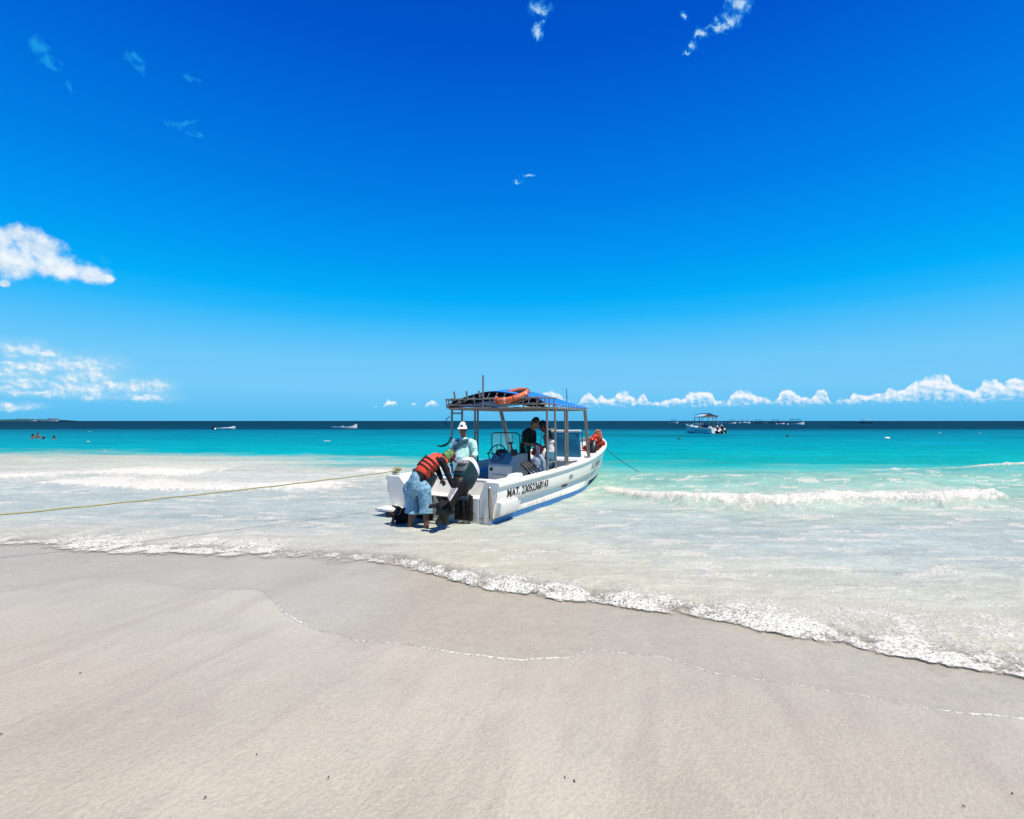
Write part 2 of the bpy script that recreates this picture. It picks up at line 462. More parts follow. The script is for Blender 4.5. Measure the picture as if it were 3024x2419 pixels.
WAVES = [  # front, height, front width, back length, foam length, foam strength
    (front_right, amp_right, 0.34, 1.0, 1.15, 1.3),
    (front_left, amp_left, 0.45, 1.4, 1.9, 1.35),
    (front_left_back, amp_left_back, 0.6, 2.0, 2.4, 1.4),
    (crest_spots, amp_spots, 0.4, 1.2, 1.3, 0.9),
    (crest_right, amp_crest_right, 0.5, 1.4, 1.1, 0.75),
    (swell_right, amp_swell, 1.6, 1.6, 0.0, 0.0),
]
amp_bore = env_of([(-900, 370, .012), (0, 370, .014), (300, 380, .02), (800, 400, .022), (1100, 415, .035), (1280, 450, .085), (1420, 500, .085), (1700, 530, .07), (2200, 610, .055), (2700, 705, .05), (3024, 755, .05), (3600, 850, .05)])
foam_bore = env_of([(-900, 370, .6), (0, 370, .75), (60, 372, .95), (300, 380, 1.1), (560, 388, 1.1), (800, 400, .9), (1000, 410, .65), (1150, 425, .65), (1280, 450, 1.15), (1420, 500, 1.15), (1700, 530, 1.05), (2200, 610, 1.0), (2700, 705, 1.0), (3024, 755, 1.1), (3600, 850, 1.1)])
len_bore = env_of([(-900, 370, 1.3), (300, 380, 1.3), (800, 400, 1.2), (1150, 425, .6), (1280, 450, .35), (1500, 510, .42), (1900, 560, .55), (2400, 650, .9), (2800, 720, 1.2), (3300, 850, 1.4)])

def wash_line(pts):
    w = sorted(ground(px, py, 0.03)[:2].tolist() for px, py in pts)
    fn = curve_of(pts, 0.03, 0.12)
    x0, x1 = w[0][0], w[-1][0]
    return lambda x: fn(x) + 50.0 * ((x < x0) | (x > x1))
WASH_LINES = [(wash_line([(430, 1752), (520, 1756), (640, 1748), (720, 1733), (800, 1713), (870, 1690)]), 0.035, 0.75), (wash_line([(700, 1752), (800, 1748), (880, 1728), (930, 1702)]), 0.03, 0.6),
              (wash_line([(210, 1625), (260, 1660), (330, 1700), (420, 1712)]), 0.04, 0.45), (wash_line([(1718, 1925), (1726, 1890), (1760, 1865), (1830, 1850)]), 0.06, 0.40), (wash_line([(1000, 1690), (1120, 1705), (1240, 1700)]), 0.06, 0.35)]
def sea_state(X, Y):
    """Height, foam, opacity and body colour of the water over the plane."""
    dist = np.hypot(X, Y)
    dS = Y - (shore(X) + 0.05 * fbm(X * 2.3, Y * 0.7, 3, 40))        # metres seaward of the inner breaker
    chop = (0.010 * fbm(X * 1.1, Y * 2.6, 4, 21) + 0.004 * fbm(X * 4, Y * 7, 3, 22)) * sstep(0, 1.5, dS)
    sea = sstep(14, 30, Y)
    chop = chop + sea * (0.055 * fbm(X * 0.22, Y * 0.55, 4, 23) + 0.02 * fbm(X * 0.8, Y * 1.9, 3, 24)) * sstep(900, 150, Y)
    H = chop
    foam = np.zeros_like(X)
    mottle = fbm(X * 3.2, Y * 3.2, 5, 31, 0.62)
    fleck = fbm(X * 9, Y * 9, 4, 32, 0.6)
    streaks = fbm(X * 0.9 + 0.3 * fbm(X * .5, Y * .5, 2, 77), Y * 4.0, 4, 33)
    for fr, am, wf, lb, lf, fs in WAVES:
        a = am(X)
        t = Y - (fr(X) + 0.10 * fbm(X * 1.6, X * 0 + 3, 4, 50) * (lf > 0))
        prof = np.where(t < 0, np.exp(-(t / wf) ** 2), np.exp(-(t / lb) ** 1.3))
        H = H + a * prof * (1 + 0.25 * mottle * (lf > 0))
        if lf > 0:
            f = sstep(-wf * 1.1, -wf * 0.2, t + 0.10 * fleck) * np.exp(-np.maximum(t, 0) / lf) * fs * sstep(0.015, 0.11, a + 0.03 * mottle)
            foam = np.maximum(foam, f * 1.2 + 0.40 * f * mottle + 0.2 * f * fleck)
    # inner breaker
    a = amp_bore(X)
    H = H + a * sstep(-0.14, 0.16, dS) * np.exp(-np.maximum(dS, 0) / 0.7) * (1 + 0.45 * mottle + 0.25 * fleck)
    L = len_bore(X)
    kL2 = sstep(-0.6, -2.2, X)
    f = sstep(-0.13 - 0.30 * kL2, 0.0 + 0.22 * kL2, dS + 0.05 * fleck + 0.16 * kL2 * mottle) * np.exp(-np.maximum(dS, 0) / L) * foam_bore(X)
    foam = np.maximum(foam, f * 0.95 + 0.55 * f * mottle + 0.35 * f * fleck)
    # thin wash in front of it, riding on the sand
    zs = sand_surf(X, Y)
    E = swash_edge(X)
    dE = Y - E - 0.02 * fbm(X * 5, X * 0, 3, 60)
    film = zs + 0.0012 + 0.016 * sstep(0, 0.6, dE) - 0.006 * sstep(0.0, -0.05, dE) - 0.06 * sstep(-0.08, -0.4, dE) + 0.005 * fbm(X * 6, Y * 9, 3, 61) * sstep(0.02, .4, dE)
    surf = np.where(dS > 0, np.maximum(H, film), film)
    blend = sstep(-0.20, 0.02, dS)
    Z = film * (1 - blend) + np.maximum(H, film) * blend
    Z = np.where(dE < 0, film, Z)
    lace = sstep(0.030, 0.004, np.abs(dE - 0.010)) * sstep(-1.1, 0.0, fbm(X * 9, Y * 3, 3, 62) + 0.55)
    inner = np.maximum(0, fbm(X * 1.2, Y * 3.2, 4, 63) - 0.55) * 1.3 * sstep(0.1, 0.5, dE) * (dS < 0)
    foam = np.maximum(foam, lace * (0.62 + 0.30 * sstep(-.4, .5, fbm(X * 1.4, X * 0 + 9, 3, 66))) * (1 - 0.6 * sstep(-1.6, -3.2, X)))
    foam = np.maximum(foam, inner * 0.25)
    for fn, wd, st in WASH_LINES:
        tl = np.abs(Y - fn(X) - 0.03 * fbm(X * 3, X * 0, 3, 64))
        foam = np.maximum(foam, sstep(wd, wd * .15, tl) * st * (0.55 + 0.45 * fbm(X * 6, Y * 5, 3, 65)))
    # torn foam drifting between the breakers
    drift = np.clip(0.35 + 0.5 * streaks + 0.3 * mottle, 0, 1) * (0.26 + 0.16 * (X < -2) * sstep(4, 7, dS)) * sstep(0.3, 1.5, dS) * sstep(21, 15, Y + X * 0.12)
    foam = np.maximum(foam, drift)
    wisp = sstep(0.22, 0.62, fbm(X * 1.7 + 0.4 * mottle, Y * 5.0, 4, 35, 0.6)) * sstep(0.4, 1.2, dS) * sstep(22, 14, Y + X * 0.1)
    foam = np.maximum(foam, 0.66 * wisp)
    caps = (fbm(X * 0.30, Y * 1.3, 4, 70) > 1.12) * sstep(18, 24, Y) * sstep(140, 60, Y) * sstep(0.35, 0.75, fbm(X * 0.05, Y * 0.08, 2, 71) + .5)
    foam = np.maximum(foam, caps * 0.8)
    # splash about the legs of the man at the stern, and along the hull
    for (cx, cy, rad, st) in ((-1.70, 8.50, .30, .8), (-1.42, 8.38, .34, .9), (-1.0, 8.55, .30, .55), (-2.0, 8.75, .35, .5)):
        rr = np.hypot(X - cx, (Y - cy) * 1.2) / rad
        foam = np.maximum(foam, st * np.exp(-rr ** 2) * (0.6 + 0.6 * fleck))
    hd = np.abs((X + .20) * .8813 - (Y - 8.85) * .4726 - .10) + 9 * (((X + .2) * .4726 + (Y - 8.85) * .8813 < 0) | ((X + .2) * .4726 + (Y - 8.85) * .8813 > 5))
    foam = np.maximum(foam, 0.6 * np.exp(-(hd / .16) ** 2) * (0.5 + 0.7 * mottle))
    foam = np.clip(foam, 0, 1)
    # ---- colour of the water body
    def ramp(v, stops):
        p = [s[0] for s in stops]
        return np.stack([np.interp(v, p, [s[1][k] for s in stops]) for k in range(3)], -1)
    edge_turq = np.interp(X / np.maximum(Y, .1), [-1.1, -0.8, -0.5, -0.2, 0.1, 0.4, 0.8, 1.1], [28, 26.5, 23.5, 20.5, 19.5, 18.3, 17.6, 16.6])
    q = Y - edge_turq + 3.2 * fbm(X * 0.16, Y * 0.40, 4, 80) + 1.6 * streaks
    near = ramp(dS, [(-3, (.42, .385, .275)), (0.0, (.43, .415, .32)), (1.2, (.42, .415, .33)), (2.4, (.375, .40, .345)), (3.6, (.315, .370, .348)), (5.2, (.310, .370, .350)), (7.0, (.31, .395, .345)), (8.6, (.235, .375, .31)), (12.5, (.12, .33, .29))])
    left = ramp(dS, [(-3, (.35, .335, .265)), (0.0, (.39, .375, .305)), (1.0, (.375, .385, .335)), (2.2, (.315, .368, .352)), (5, (.310, .370, .358)), (9, (.345, .380, .345)), (17, (.335, .37, .325)), (22, (.18, .33, .31))])
    kl = sstep(-0.05, -0.30, X / np.maximum(Y, .1))[..., None]
    near = near * (1 - kl) + left * kl
    far = ramp(Y, [(15, (.02, .30, .295)), (22, (.004, .275, .275)), (30, (.001, .25, .28)), (42, (.001, .21, .27)), (58, (.001, .170, .235)), (78, (.001, .140, .205)), (98, (.001, .105, .165)), (112, (.001, .034, .066)), (200, (.001, .030, .060)), (1200, (.001, .018, .042))])
    k = sstep(-3.6, 4.6, q)[..., None]
    colr = near * (1 - k) + far * k
    tone = 1 + 0.10 * fbm(X * 0.15, Y * 0.6, 4, 81) + 0.09 * streaks * (1 - sstep(30, 80, Y)) + 0.24 * fbm(X * 0.03, Y * 0.16, 3, 82) * sstep(30, 110, Y)
    # weed beds seen through the water
    weed = sstep(0.28, 0.5, fbm(X * 0.05 + 3, Y * 0.10, 3, 83)) * sstep(48, 56, Y) * sstep(75, 62, Y) * (X > 5)
    tone = tone * (1 - 0.22 * weed)
    colr = colr * tone[..., None]
    milky = (0.5 + 0.5 * mottle)[..., None] * np.array([.05, .04, .01]) * sstep(0.5, 2, dS)[..., None] * (1 - k)
    colr = np.clip(colr + milky, 0.001, 1)
    # opacity: clear film over sand, milky surf, deep water closed
    depth = np.maximum(Z - zs, 0)
    op = np.where(dS < 0, 0.02 + 0.05 * (0.5 + 0.5 * fbm(X * 2, Y * 4, 3, 90)), 0)
    op = np.maximum(op, sstep(-0.15, 0.5, dS) * 0.95)
    op = np.maximum(op, sstep(2.0, 9, dS))
    op = op * sstep(-0.02, 0.06, dE)
    foam = foam * (dE > -0.03)
    return Z, foam, np.clip(op, 0, 1), colr, dS

def build_sea():
    f = FPX / PW * 1024 * CAM_H
    dp = np.concatenate([np.arange(440, 30, -0.75), np.arange(30, 4, -0.4), np.arange(4, 0.3, -0.25), [0.25, 0.2, 0.15, 0.1]])
    ys = f / dp
    u = np.linspace(-1.42, 1.42, 1250)
    Yg = np.repeat(ys[:, None], len(u), 1)
    Xg = u[None, :] * np.maximum(Yg, 2.5)
    Z, foam, op, colr, dS = sea_state(Xg, Yg)
    me = grid_mesh('sea', Xg, Yg, Z)
    add_attr(me, 'foam', foam)
    add_attr(me, 'opacity', op)
    add_attr(me, 'body', colr)
    add_attr(me, 'out', sstep(0.2, 3, dS))
    m, B = new_mat('sea_water')
    nt = m.node_tree
    out = B.n('ShaderNodeOutputMaterial')
    geo = B.n('ShaderNodeNewGeometry')
    P = geo.outputs['Position']
    at = lambda n, s='Fac': B.n('ShaderNodeAttribute', attribute_name=n).outputs[s]
    foam, op, body, outw = at('foam'), at('opacity'), at('body', 'Color'), at('out')
    sq = B.vm('MULTIPLY', P, (1.0, 1.8, 1.0))
    n1 = B.noise(sq, 1.3, 5, 0.6, 0.5)
    n2 = B.noise(sq, 7.0, 4, 0.62, 0.4)
    n3 = B.noise(P, 38.0, 4, 0.7)
    n4 = B.noise(B.vm('MULTIPLY', P, (0.35, 1.6, 1.0)), 0.55, 4, 0.6, 0.3)
    vor = B.n('ShaderNodeTexVoronoi'); vor.inputs['Scale'].default_value = 42.0
    B.put(vor.inputs['Vector'], B.vm('ADD', P, B.vm('SCALE', B.noise(P, 12, 3, 0.6, color=True)))); 
    vor.inputs['Vector'].links[0].from_node.inputs[1].links[0].from_node.inputs[3].default_value = 0.06
    # fine foam threads break the mask up
    n5 = B.noise(P, 90.0, 3, 0.65)
    fm = B.m('ADD', foam, B.m('MULTIPLY', B.m('ADD', B.m('SUBTRACT', n3, 0.5), B.m('MULTIPLY', B.m('SUBTRACT', n5, 0.5), 0.8)), B.m('MULTIPLY', B.m('MINIMUM', foam, 0.7), 2.4)))
    fm = B.smooth(fm, 0.10, 0.95)
    tone = B.m('ADD', B.m('ADD', B.lin(n2, 0.25, 0.75, 0.90, 1.10), B.lin(n3, 0.3, 0.7, -0.05, 0.05)), B.lin(n4, 0.3, 0.7, -0.06, 0.06))
    n6 = B.noise(B.vm('MULTIPLY', P, (0.8, 2.2, 1.0)), 2.3, 7, 0.68, 0.7)
    tone = B.m('MULTIPLY', tone, B.lin(n6, 0.28, 0.72, 0.84, 1.15))
    bcol = B.vm('SCALE', body); nt.links.new(tone, bcol.node.inputs[3])
    fcol = B.mix(B.smooth(n3, 0.34, 0.66), (0.42, 0.42, 0.365), (0.70, 0.69, 0.62))
    colr = B.mix(fm, bcol, fcol)
    hgt = B.m('ADD', B.m('MULTIPLY', n1, B.lin(outw, 0, 1, 0.0, 0.16)), B.m('ADD', B.m('MULTIPLY', n2, B.lin(outw, 0, 1, 0.030, 0.055)), B.m('MULTIPLY', n3, B.lin(outw, 0, 1, 0.010, 0.007))))
    hf = B.m('MULTIPLY', fm, B.m('ADD', B.m('MULTIPLY', n3, 0.020), B.m('MULTIPLY', vor.outputs['Distance'], 0.012)))
    bump = B.n('ShaderNodeBump'); bump.inputs['Strength'].default_value = 0.6; bump.inputs['Distance'].default_value = 1.0
    B.put(bump.inputs['Height'], B.m('ADD', hgt, hf))
    dif = B.n('ShaderNodeBsdfDiffuse')
    B.put(dif.inputs['Color'], colr); nt.links.new(bump.outputs[0], dif.inputs['Normal'])
    glo = B.n('ShaderNodeBsdfGlossy'); glo.inputs['Roughness'].default_value = 0.16
    nt.links.new(bump.outputs[0], glo.inputs['Normal'])
    fre = B.n('ShaderNodeFresnel'); fre.inputs['IOR'].default_value = 1.33
    nt.links.new(bump.outputs[0], fre.inputs['Normal'])
    sp = B.n('ShaderNodeSeparateXYZ'); B.put(sp.inputs[0], P)
    fac = B.m('MULTIPLY', B.m('MINIMUM', fre.outputs[0], B.m('MULTIPLY', B.smooth(sp.outputs[1], 9, 20, 0.15, 0.035), B.lin(outw, 0, 0.5, 0.35, 1.0))), B.m('SUBTRACT', 1.0, B.m('MULTIPLY', fm, 0.85)))
    tr = B.n('ShaderNodeBsdfTransparent')
    mx = B.n('ShaderNodeMixShader'); B.put(mx.inputs[0], B.m('MAXIMUM', op, fm))
    nt.links.new(tr.outputs[0], mx.inputs[1]); nt.links.new(dif.outputs[0], mx.inputs[2])
    mx2 = B.n('ShaderNodeMixShader'); B.put(mx2.inputs[0], fac)
    nt.links.new(mx.outputs[0], mx2.inputs[1]); nt.links.new(glo.outputs[0], mx2.inputs[2])
    nt.links.new(mx2.outputs[0], out.inputs[0])
    o = link_obj('sea', me, m)
    tag(o, kind='structure')
build_sea()

def foam_material():
    m, B = new_mat('white_foam')
    nt = m.node_tree
    out = B.n('ShaderNodeOutputMaterial')
    d = B.n('ShaderNodeBsdfDiffuse')
    d.inputs['Color'].default_value = (0.60, 0.60, 0.55, 1)
    t = B.n('ShaderNodeBsdfTranslucent')
    t.inputs['Color'].default_value = (0.60, 0.60, 0.55, 1)
    mx = B.n('ShaderNodeMixShader'); mx.inputs[0].default_value = 0.45
    nt.links.new(d.outputs[0], mx.inputs[1]); nt.links.new(t.outputs[0], mx.inputs[2])
    nt.links.new(mx.outputs[0], out.inputs[0])
    return m
M_FOAM = foam_material()

def build_foam():
    """Bubbles and clots of froth heaped on the breakers: one lump of a few faces each."""
    rng = np.random.default_rng(7)
    bm = bmesh.new(); bmesh.ops.create_icosphere(bm, subdivisions=1, radius=1.0)
    base = np.array([v.co[:] for v in bm.verts]); tri = np.array([[v.index for v in f.verts] for f in bm.faces]); bm.free()
    P, S = [], []
    def strew(n, xr, front, width, rad, keep):
        x = rng.uniform(*xr, n)
        t = np.abs(rng.normal(0, 1, n)) * width(x) - 0.02
        y = front(x) + t
        Z, fm, op, c, dS = sea_state(x[None, :], y[None, :])
        ok = (fm[0] + rng.uniform(-0.25, 0.25, n) > keep) & (rng.uniform(0, 1, n) < 0.35 + 0.65 * sstep(-.3, .5, fbm(x * 3, y * 4, 3, 91)))
        r = rad * rng.uniform(0.45, 1.35, n) * np.clip(y / 6.0, 0.6, 3.0)
        P.append(np.stack([x, y, Z[0] + r * 0.02 + 0.008 * rng.random(n) ** 2], -1)[ok]); S.append(r[ok])
    strew(3200, (-1.7, 6.6), shore, lambda x: len_bore(x) * 0.42, 0.0085, 0.52)
    strew(1500, (-7.8, -1.6), shore, lambda x: 0.35 + 0 * x, 0.009, 0.55)
    P, S = np.concatenate(P), np.concatenate(S)
    n = len(P)
    jit = rng.uniform(0.75, 1.25, (n, 3)) * S[:, None]
    jit[:, 2] *= 0.42
    co = (base[None] * jit[:, None, :] + P[:, None, :]).reshape(-1, 3).astype(np.float32)
    idx = (tri[None] + (np.arange(n) * len(base))[:, None, None]).reshape(-1, 3).astype(np.int32)
    me = bpy.data.meshes.new('foam')
    me.vertices.add(len(co)); me.vertices.foreach_set('co', co.ravel())
    me.loops.add(idx.size); me.loops.foreach_set('vertex_index', idx.ravel())
    me.polygons.add(len(idx)); me.polygons.foreach_set('loop_start', np.arange(0, idx.size, 3, dtype=np.int32))
    me.polygons.foreach_set('use_smooth', np.ones(len(idx), bool))
    me.update(calc_edges=True)
    o = link_obj('foam', me, M_FOAM)
    tag(o, 'white froth heaped along the breaking waves', kind='stuff')
    o['category'] = 'foam'
build_foam()
# ------------------------------------------------------------------ materials for made things
_mats = {}
def mat(name, color, rough=0.5, metal=0.0, spec=0.4, vary=0.08, scale=9.0, bump=0.0, coat=0.0, dirt=None, dirt_amt=0.0, dirt_scale=3.0):
    if name in _mats:
        return _mats[name]
    m, B = new_mat(name)
    out = B.n('ShaderNodeOutputMaterial')
    bs = B.n('ShaderNodeBsdfPrincipled')
    m.node_tree.links.new(bs.outputs[0], out.inputs[0])
    tc = B.n('ShaderNodeTexCoord')
    n = B.noise(tc.outputs['Object'], scale, 5, 0.6)
    c = B.vm('SCALE', B.mix(0.0, color, color))
    m.node_tree.links.new(B.lin(n, 0.3, 0.7, 1 - vary, 1 + vary), c.node.inputs[3])
    if dirt is not None:
        n2 = B.noise(tc.outputs['Object'], dirt_scale, 6, 0.68, 0.4)
        c = B.mix(B.m('MULTIPLY', B.smooth(n2, 0.50, 0.72), dirt_amt), c, dirt)
    B.put(bs.inputs['Base Color'], c)
    B.put(bs.inputs['Roughness'], B.lin(n, 0.3, 0.7, max(rough - 0.08, 0.05), min(rough + 0.08, 1)))
    bs.inputs['Metallic'].default_value = metal
    bs.inputs['Specular IOR Level'].default_value = spec
    bs.inputs['Coat Weight'].default_value = coat
    if bump:
        bp = B.n('ShaderNodeBump'); bp.inputs['Strength'].default_value = 0.7; bp.inputs['Distance'].default_value = bump
        B.put(bp.inputs['Height'], n); m.node_tree.links.new(bp.outputs[0], bs.inputs['Normal'])
    _mats[name] = m
    return m
def stain_low(m):
    """scum and rust runs on the lowest part of the topsides"""
    nt = m.node_tree; B = NB(nt)
    bs = next(n for n in nt.nodes if n.type == 'BSDF_PRINCIPLED')
    src = bs.inputs['Base Color'].links[0].from_socket
    tc = B.n('ShaderNodeTexCoord'); sp = B.n('ShaderNodeSeparateXYZ'); B.put(sp.inputs[0], tc.outputs['Object'])
    runs = B.noise(B.vm('MULTIPLY', tc.outputs['Object'], (9, 9, 0.8)), 1.6, 4, 0.65)
    low = B.smooth(sp.outputs[2], 0.34, 0.08)
    f = B.m('MULTIPLY', B.smooth(B.m('ADD', runs, B.m('MULTIPLY', low, 0.16)), 0.56, 0.74), B.m('ADD', B.m('MULTIPLY', low, 0.55), 0.16))
    B.put(bs.inputs['Base Color'], B.mix(f, src, (0.44, 0.37, 0.25)))
def glass_mat(name, tint, fac=0.12):
    if name in _mats:
        return _mats[name]
    m, B = new_mat(name)
    out = B.n('ShaderNodeOutputMaterial')
    t = B.n('ShaderNodeBsdfTransparent'); t.inputs[0].default_value = (*tint, 1)
    g = B.n('ShaderNodeBsdfGlossy'); g.inputs['Roughness'].default_value = 0.05
    x = B.n('ShaderNodeMixShader'); x.inputs[0].default_value = fac
    m.node_tree.links.new(t.outputs[0], x.inputs[1]); m.node_tree.links.new(g.outputs[0], x.inputs[2]); m.node_tree.links.new(x.outputs[0], out.inputs[0])
    _mats[name] = m
    return m
def film_mat(name, color, opac):
    """thin milky plastic"""
    m, B = new_mat(name)
    out = B.n('ShaderNodeOutputMaterial')
    t = B.n('ShaderNodeBsdfTransparent')
    d = B.n('ShaderNodeBsdfPrincipled'); d.inputs['Base Color'].default_value = (*color, 1); d.inputs['Roughness'].default_value = 0.3
    tc = B.n('ShaderNodeTexCoord')
    n = B.noise(tc.outputs['Object'], 14, 4, 0.6)
    bp = B.n('ShaderNodeBump'); bp.inputs['Distance'].default_value = 0.02; B.put(bp.inputs['Height'], n)
    m.node_tree.links.new(bp.outputs[0], d.inputs['Normal'])
    x = B.n('ShaderNodeMixShader'); B.put(x.inputs[0], B.lin(n, 0.3, 0.7, opac - 0.15, opac + 0.15))
    m.node_tree.links.new(t.outputs[0], x.inputs[1]); m.node_tree.links.new(d.outputs[0], x.inputs[2]); m.node_tree.links.new(x.outputs[0], out.inputs[0])
    return m

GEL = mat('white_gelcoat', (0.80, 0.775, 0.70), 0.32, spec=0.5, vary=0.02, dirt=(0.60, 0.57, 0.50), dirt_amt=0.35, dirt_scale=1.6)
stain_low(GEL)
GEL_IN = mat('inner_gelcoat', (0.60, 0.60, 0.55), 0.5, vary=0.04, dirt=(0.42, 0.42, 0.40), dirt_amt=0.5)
BOTTOM = mat('blue_bottom_paint', (0.02, 0.19, 0.46), 0.5, vary=0.15, dirt=(0.10, 0.22, 0.30), dirt_amt=0.6)
PIPE = mat('weathered_steel_pipe', (0.20, 0.185, 0.165), 0.42, metal=0.3, vary=0.2, scale=25, dirt=(0.20, 0.13, 0.08), dirt_amt=0.5, dirt_scale=7)
BLACK = mat('black_plastic', (0.012, 0.012, 0.013), 0.4, vary=0.2)
RUBBER = mat('black_rubber', (0.018, 0.018, 0.02), 0.6, vary=0.2)
TARP = mat('blue_tarpaulin', (0.012, 0.17, 0.56), 0.5, vary=0.12, scale=5, bump=0.03)
CORD = mat('white_cord', (0.72, 0.70, 0.66), 0.8)
BLUE_PAD = mat('blue_vinyl', (0.012, 0.20, 0.36), 0.45, vary=0.1)
BLUE_DEEP = mat('deep_blue_paint', (0.008, 0.07, 0.22), 0.45, vary=0.15)
COWL_DARK = mat('dark_cowl_paint', (0.007, 0.026, 0.033), 0.45, spec=0.25, coat=0.0, vary=0.1)
COWL_WHITE = mat('white_cowl_paint', (0.80, 0.80, 0.79), 0.25, coat=0.5, vary=0.02)
ENGINE_GREY = mat('engine_grey', (0.085, 0.09, 0.095), 0.35, metal=0.3, vary=0.2)
ENGINE_BLACK = mat('engine_black', (0.008, 0.008, 0.009), 0.5, spec=0.22, vary=0.3, dirt=(0.16, 0.11, 0.04), dirt_amt=0.12, dirt_scale=9)
SILVER = mat('bare_aluminium', (0.62, 0.62, 0.60), 0.35, metal=0.7, vary=0.1)
INK = mat('black_lettering', (0.010, 0.014, 0.014), 0.5, vary=0.1)
INK_FADED = mat('faded_lettering', (0.11, 0.15, 0.15), 0.6, vary=0.3)
RED_ORANGE = mat('orange_life_jacket_fabric', (0.66, 0.065, 0.030), 0.75, vary=0.12, bump=0.01)
STRAP = mat('black_webbing', (0.012, 0.011, 0.012), 0.8, vary=0.2)
RING_ORANGE = mat('sun_bleached_orange', (0.56, 0.105, 0.035), 0.55, vary=0.14, scale=12, dirt=(0.62, 0.24, 0.13), dirt_amt=0.6, dirt_scale=8)
ROPE_Y = mat('yellow_rope', (0.30, 0.285, 0.13), 0.85, vary=0.3, scale=60, bump=0.01)
ROPE_G = mat('green_rope', (0.015, 0.07, 0.05), 0.85, vary=0.3)
RUST = mat('rusty_rope', (0.36, 0.20, 0.02), 0.85, vary=0.3)
GLASS = glass_mat('acrylic_windshield', (0.86, 0.93, 0.93))

# ------------------------------------------------------------------ mesh builder
class MB:
    def __init__(self):
        self.v, self.f, self.mi, self.sm = [], [], [], []
        self.cur, self.smooth = 0, True
    def add(self, vs, fs):
        o = len(self.v)
        self.v += [tuple(map(float, p)) for p in vs]
        for f in fs:
            self.f.append(tuple(i + o for i in f)); self.mi.append(self.cur); self.sm.append(self.smooth)
        return self
    def box(self, c, s, rot=None, bevel=0.0, taper=1.0, segs=2):
        bm = bmesh.new(); bmesh.ops.create_cube(bm, size=1.0)
        for v in bm.verts:
            k = taper if v.co.z > 0 else 1.0
            v.co = Vector((v.co.x * s[0] * k, v.co.y * s[1] * k, v.co.z * s[2]))
        if bevel:
            bmesh.ops.bevel(bm, geom=bm.edges[:], offset=bevel, segments=segs, affect='EDGES', profile=0.5)
        M = rot if rot is not None else Matrix.Identity(3)
        bm.verts.index_update()
        vs = [M @ v.co + Vector(c) for v in bm.verts]
        fs = [[v.index for v in f.verts] for f in bm.faces]
        bm.free()
        return self.add(vs, fs)
    def tube(self, pts, r, n=8, caps=True, closed=False):
        P = [Vector(p) for p in pts]
        rs = r if isinstance(r, (list, tuple)) else [r] * len(P)
        vs, fs = [], []
        t0 = (P[1] - P[0]).normalized()
        u = t0.orthogonal().normalized()
        m = len(P)
        for i, p in enumerate(P):
            a = P[(i - 1) % m] if (i or closed) else P[0]
            b = P[(i + 1) % m] if (i < m - 1 or closed) else P[-1]
            t = (b - a).normalized()
            u = (u - t * u.dot(t)).normalized()
            w = t.cross(u)
            for k in range(n):
                an = 2 * math.pi * k / n
                vs.append(p + (u * math.cos(an) + w * math.sin(an)) * rs[i])
        for i in range(m if closed else m - 1):
            for k in range(n):
                j = (i + 1) % m
                fs.append((i * n + k, i * n + (k + 1) % n, j * n + (k + 1) % n, j * n + k))
        if caps and not closed:
            fs.append(tuple(range(n))[::-1]); fs.append(tuple(range((m - 1) * n, m * n)))
        return self.add(vs, fs)
    def loft(self, rings, closed=True, caps=True):
        n = len(rings[0]); vs = [p for r in rings for p in r]; fs = []
        for i in range(len(rings) - 1):
            for k in range(n if closed else n - 1):
                fs.append((i * n + k, i * n + (k + 1) % n, (i + 1) * n + (k + 1) % n, (i + 1) * n + k))
        if caps and closed:
            fs.append(tuple(range(n))[::-1]); fs.append(tuple(range((len(rings) - 1) * n, len(rings) * n)))
        return self.add(vs, fs)
    def prism(self, poly, axis, a, b):
        """poly in the two other axes, extruded along axis from a to b."""
        def p3(p, t):
            q = list(p); q.insert(axis, t); return q
        n = len(poly)
        vs = [p3(p, a) for p in poly] + [p3(p, b) for p in poly]
        fs = [tuple(range(n)), tuple(range(n, 2 * n))[::-1]] + [(i, i + n, (i + 1) % n + n, (i + 1) % n) for i in range(n)]
        return self.add(vs, fs)
    def torus(self, R_, r, M=None, n=36, k=12):
        vs, fs = [], []
        M = M or Matrix.Identity(4)
        for i in range(n):
            a = 2 * math.pi * i / n
            for j in range(k):
                b = 2 * math.pi * j / k
                vs.append(M @ Vector(((R_ + r * math.cos(b)) * math.cos(a), (R_ + r * math.cos(b)) * math.sin(a), r * math.sin(b))))
        for i in range(n):
            for j in range(k):
                fs.append((i * k + j, ((i + 1) % n) * k + j, ((i + 1) % n) * k + (j + 1) % k, i * k + (j + 1) % k))
        return self.add(vs, fs)
    def ball(self, c, r, n=10, m=7):
        r3 = r if isinstance(r, (tuple, list)) else (r, r, r)
        rings = []
        for i in range(1, m):
            a = math.pi * i / m
            rings.append([(c[0] + r3[0] * math.sin(a) * math.cos(2 * math.pi * k / n), c[1] + r3[1] * math.sin(a) * math.sin(2 * math.pi * k / n), c[2] - r3[2] * math.cos(a)) for k in range(n)])
        return self.loft(rings)
    def build(self, name, mats, parent=None, sharp=35):
        me = bpy.data.meshes.new(name)
        me.from_pydata(self.v, [], self.f)
        me.polygons.foreach_set('material_index', self.mi)
        me.polygons.foreach_set('use_smooth', self.sm)
        bm = bmesh.new(); bm.from_mesh(me); bmesh.ops.recalc_face_normals(bm, faces=bm.faces); bm.to_mesh(me); bm.free()
        if sharp:
            me.set_sharp_from_angle(angle=R(sharp))
        return link_obj(name, me, mats, parent)
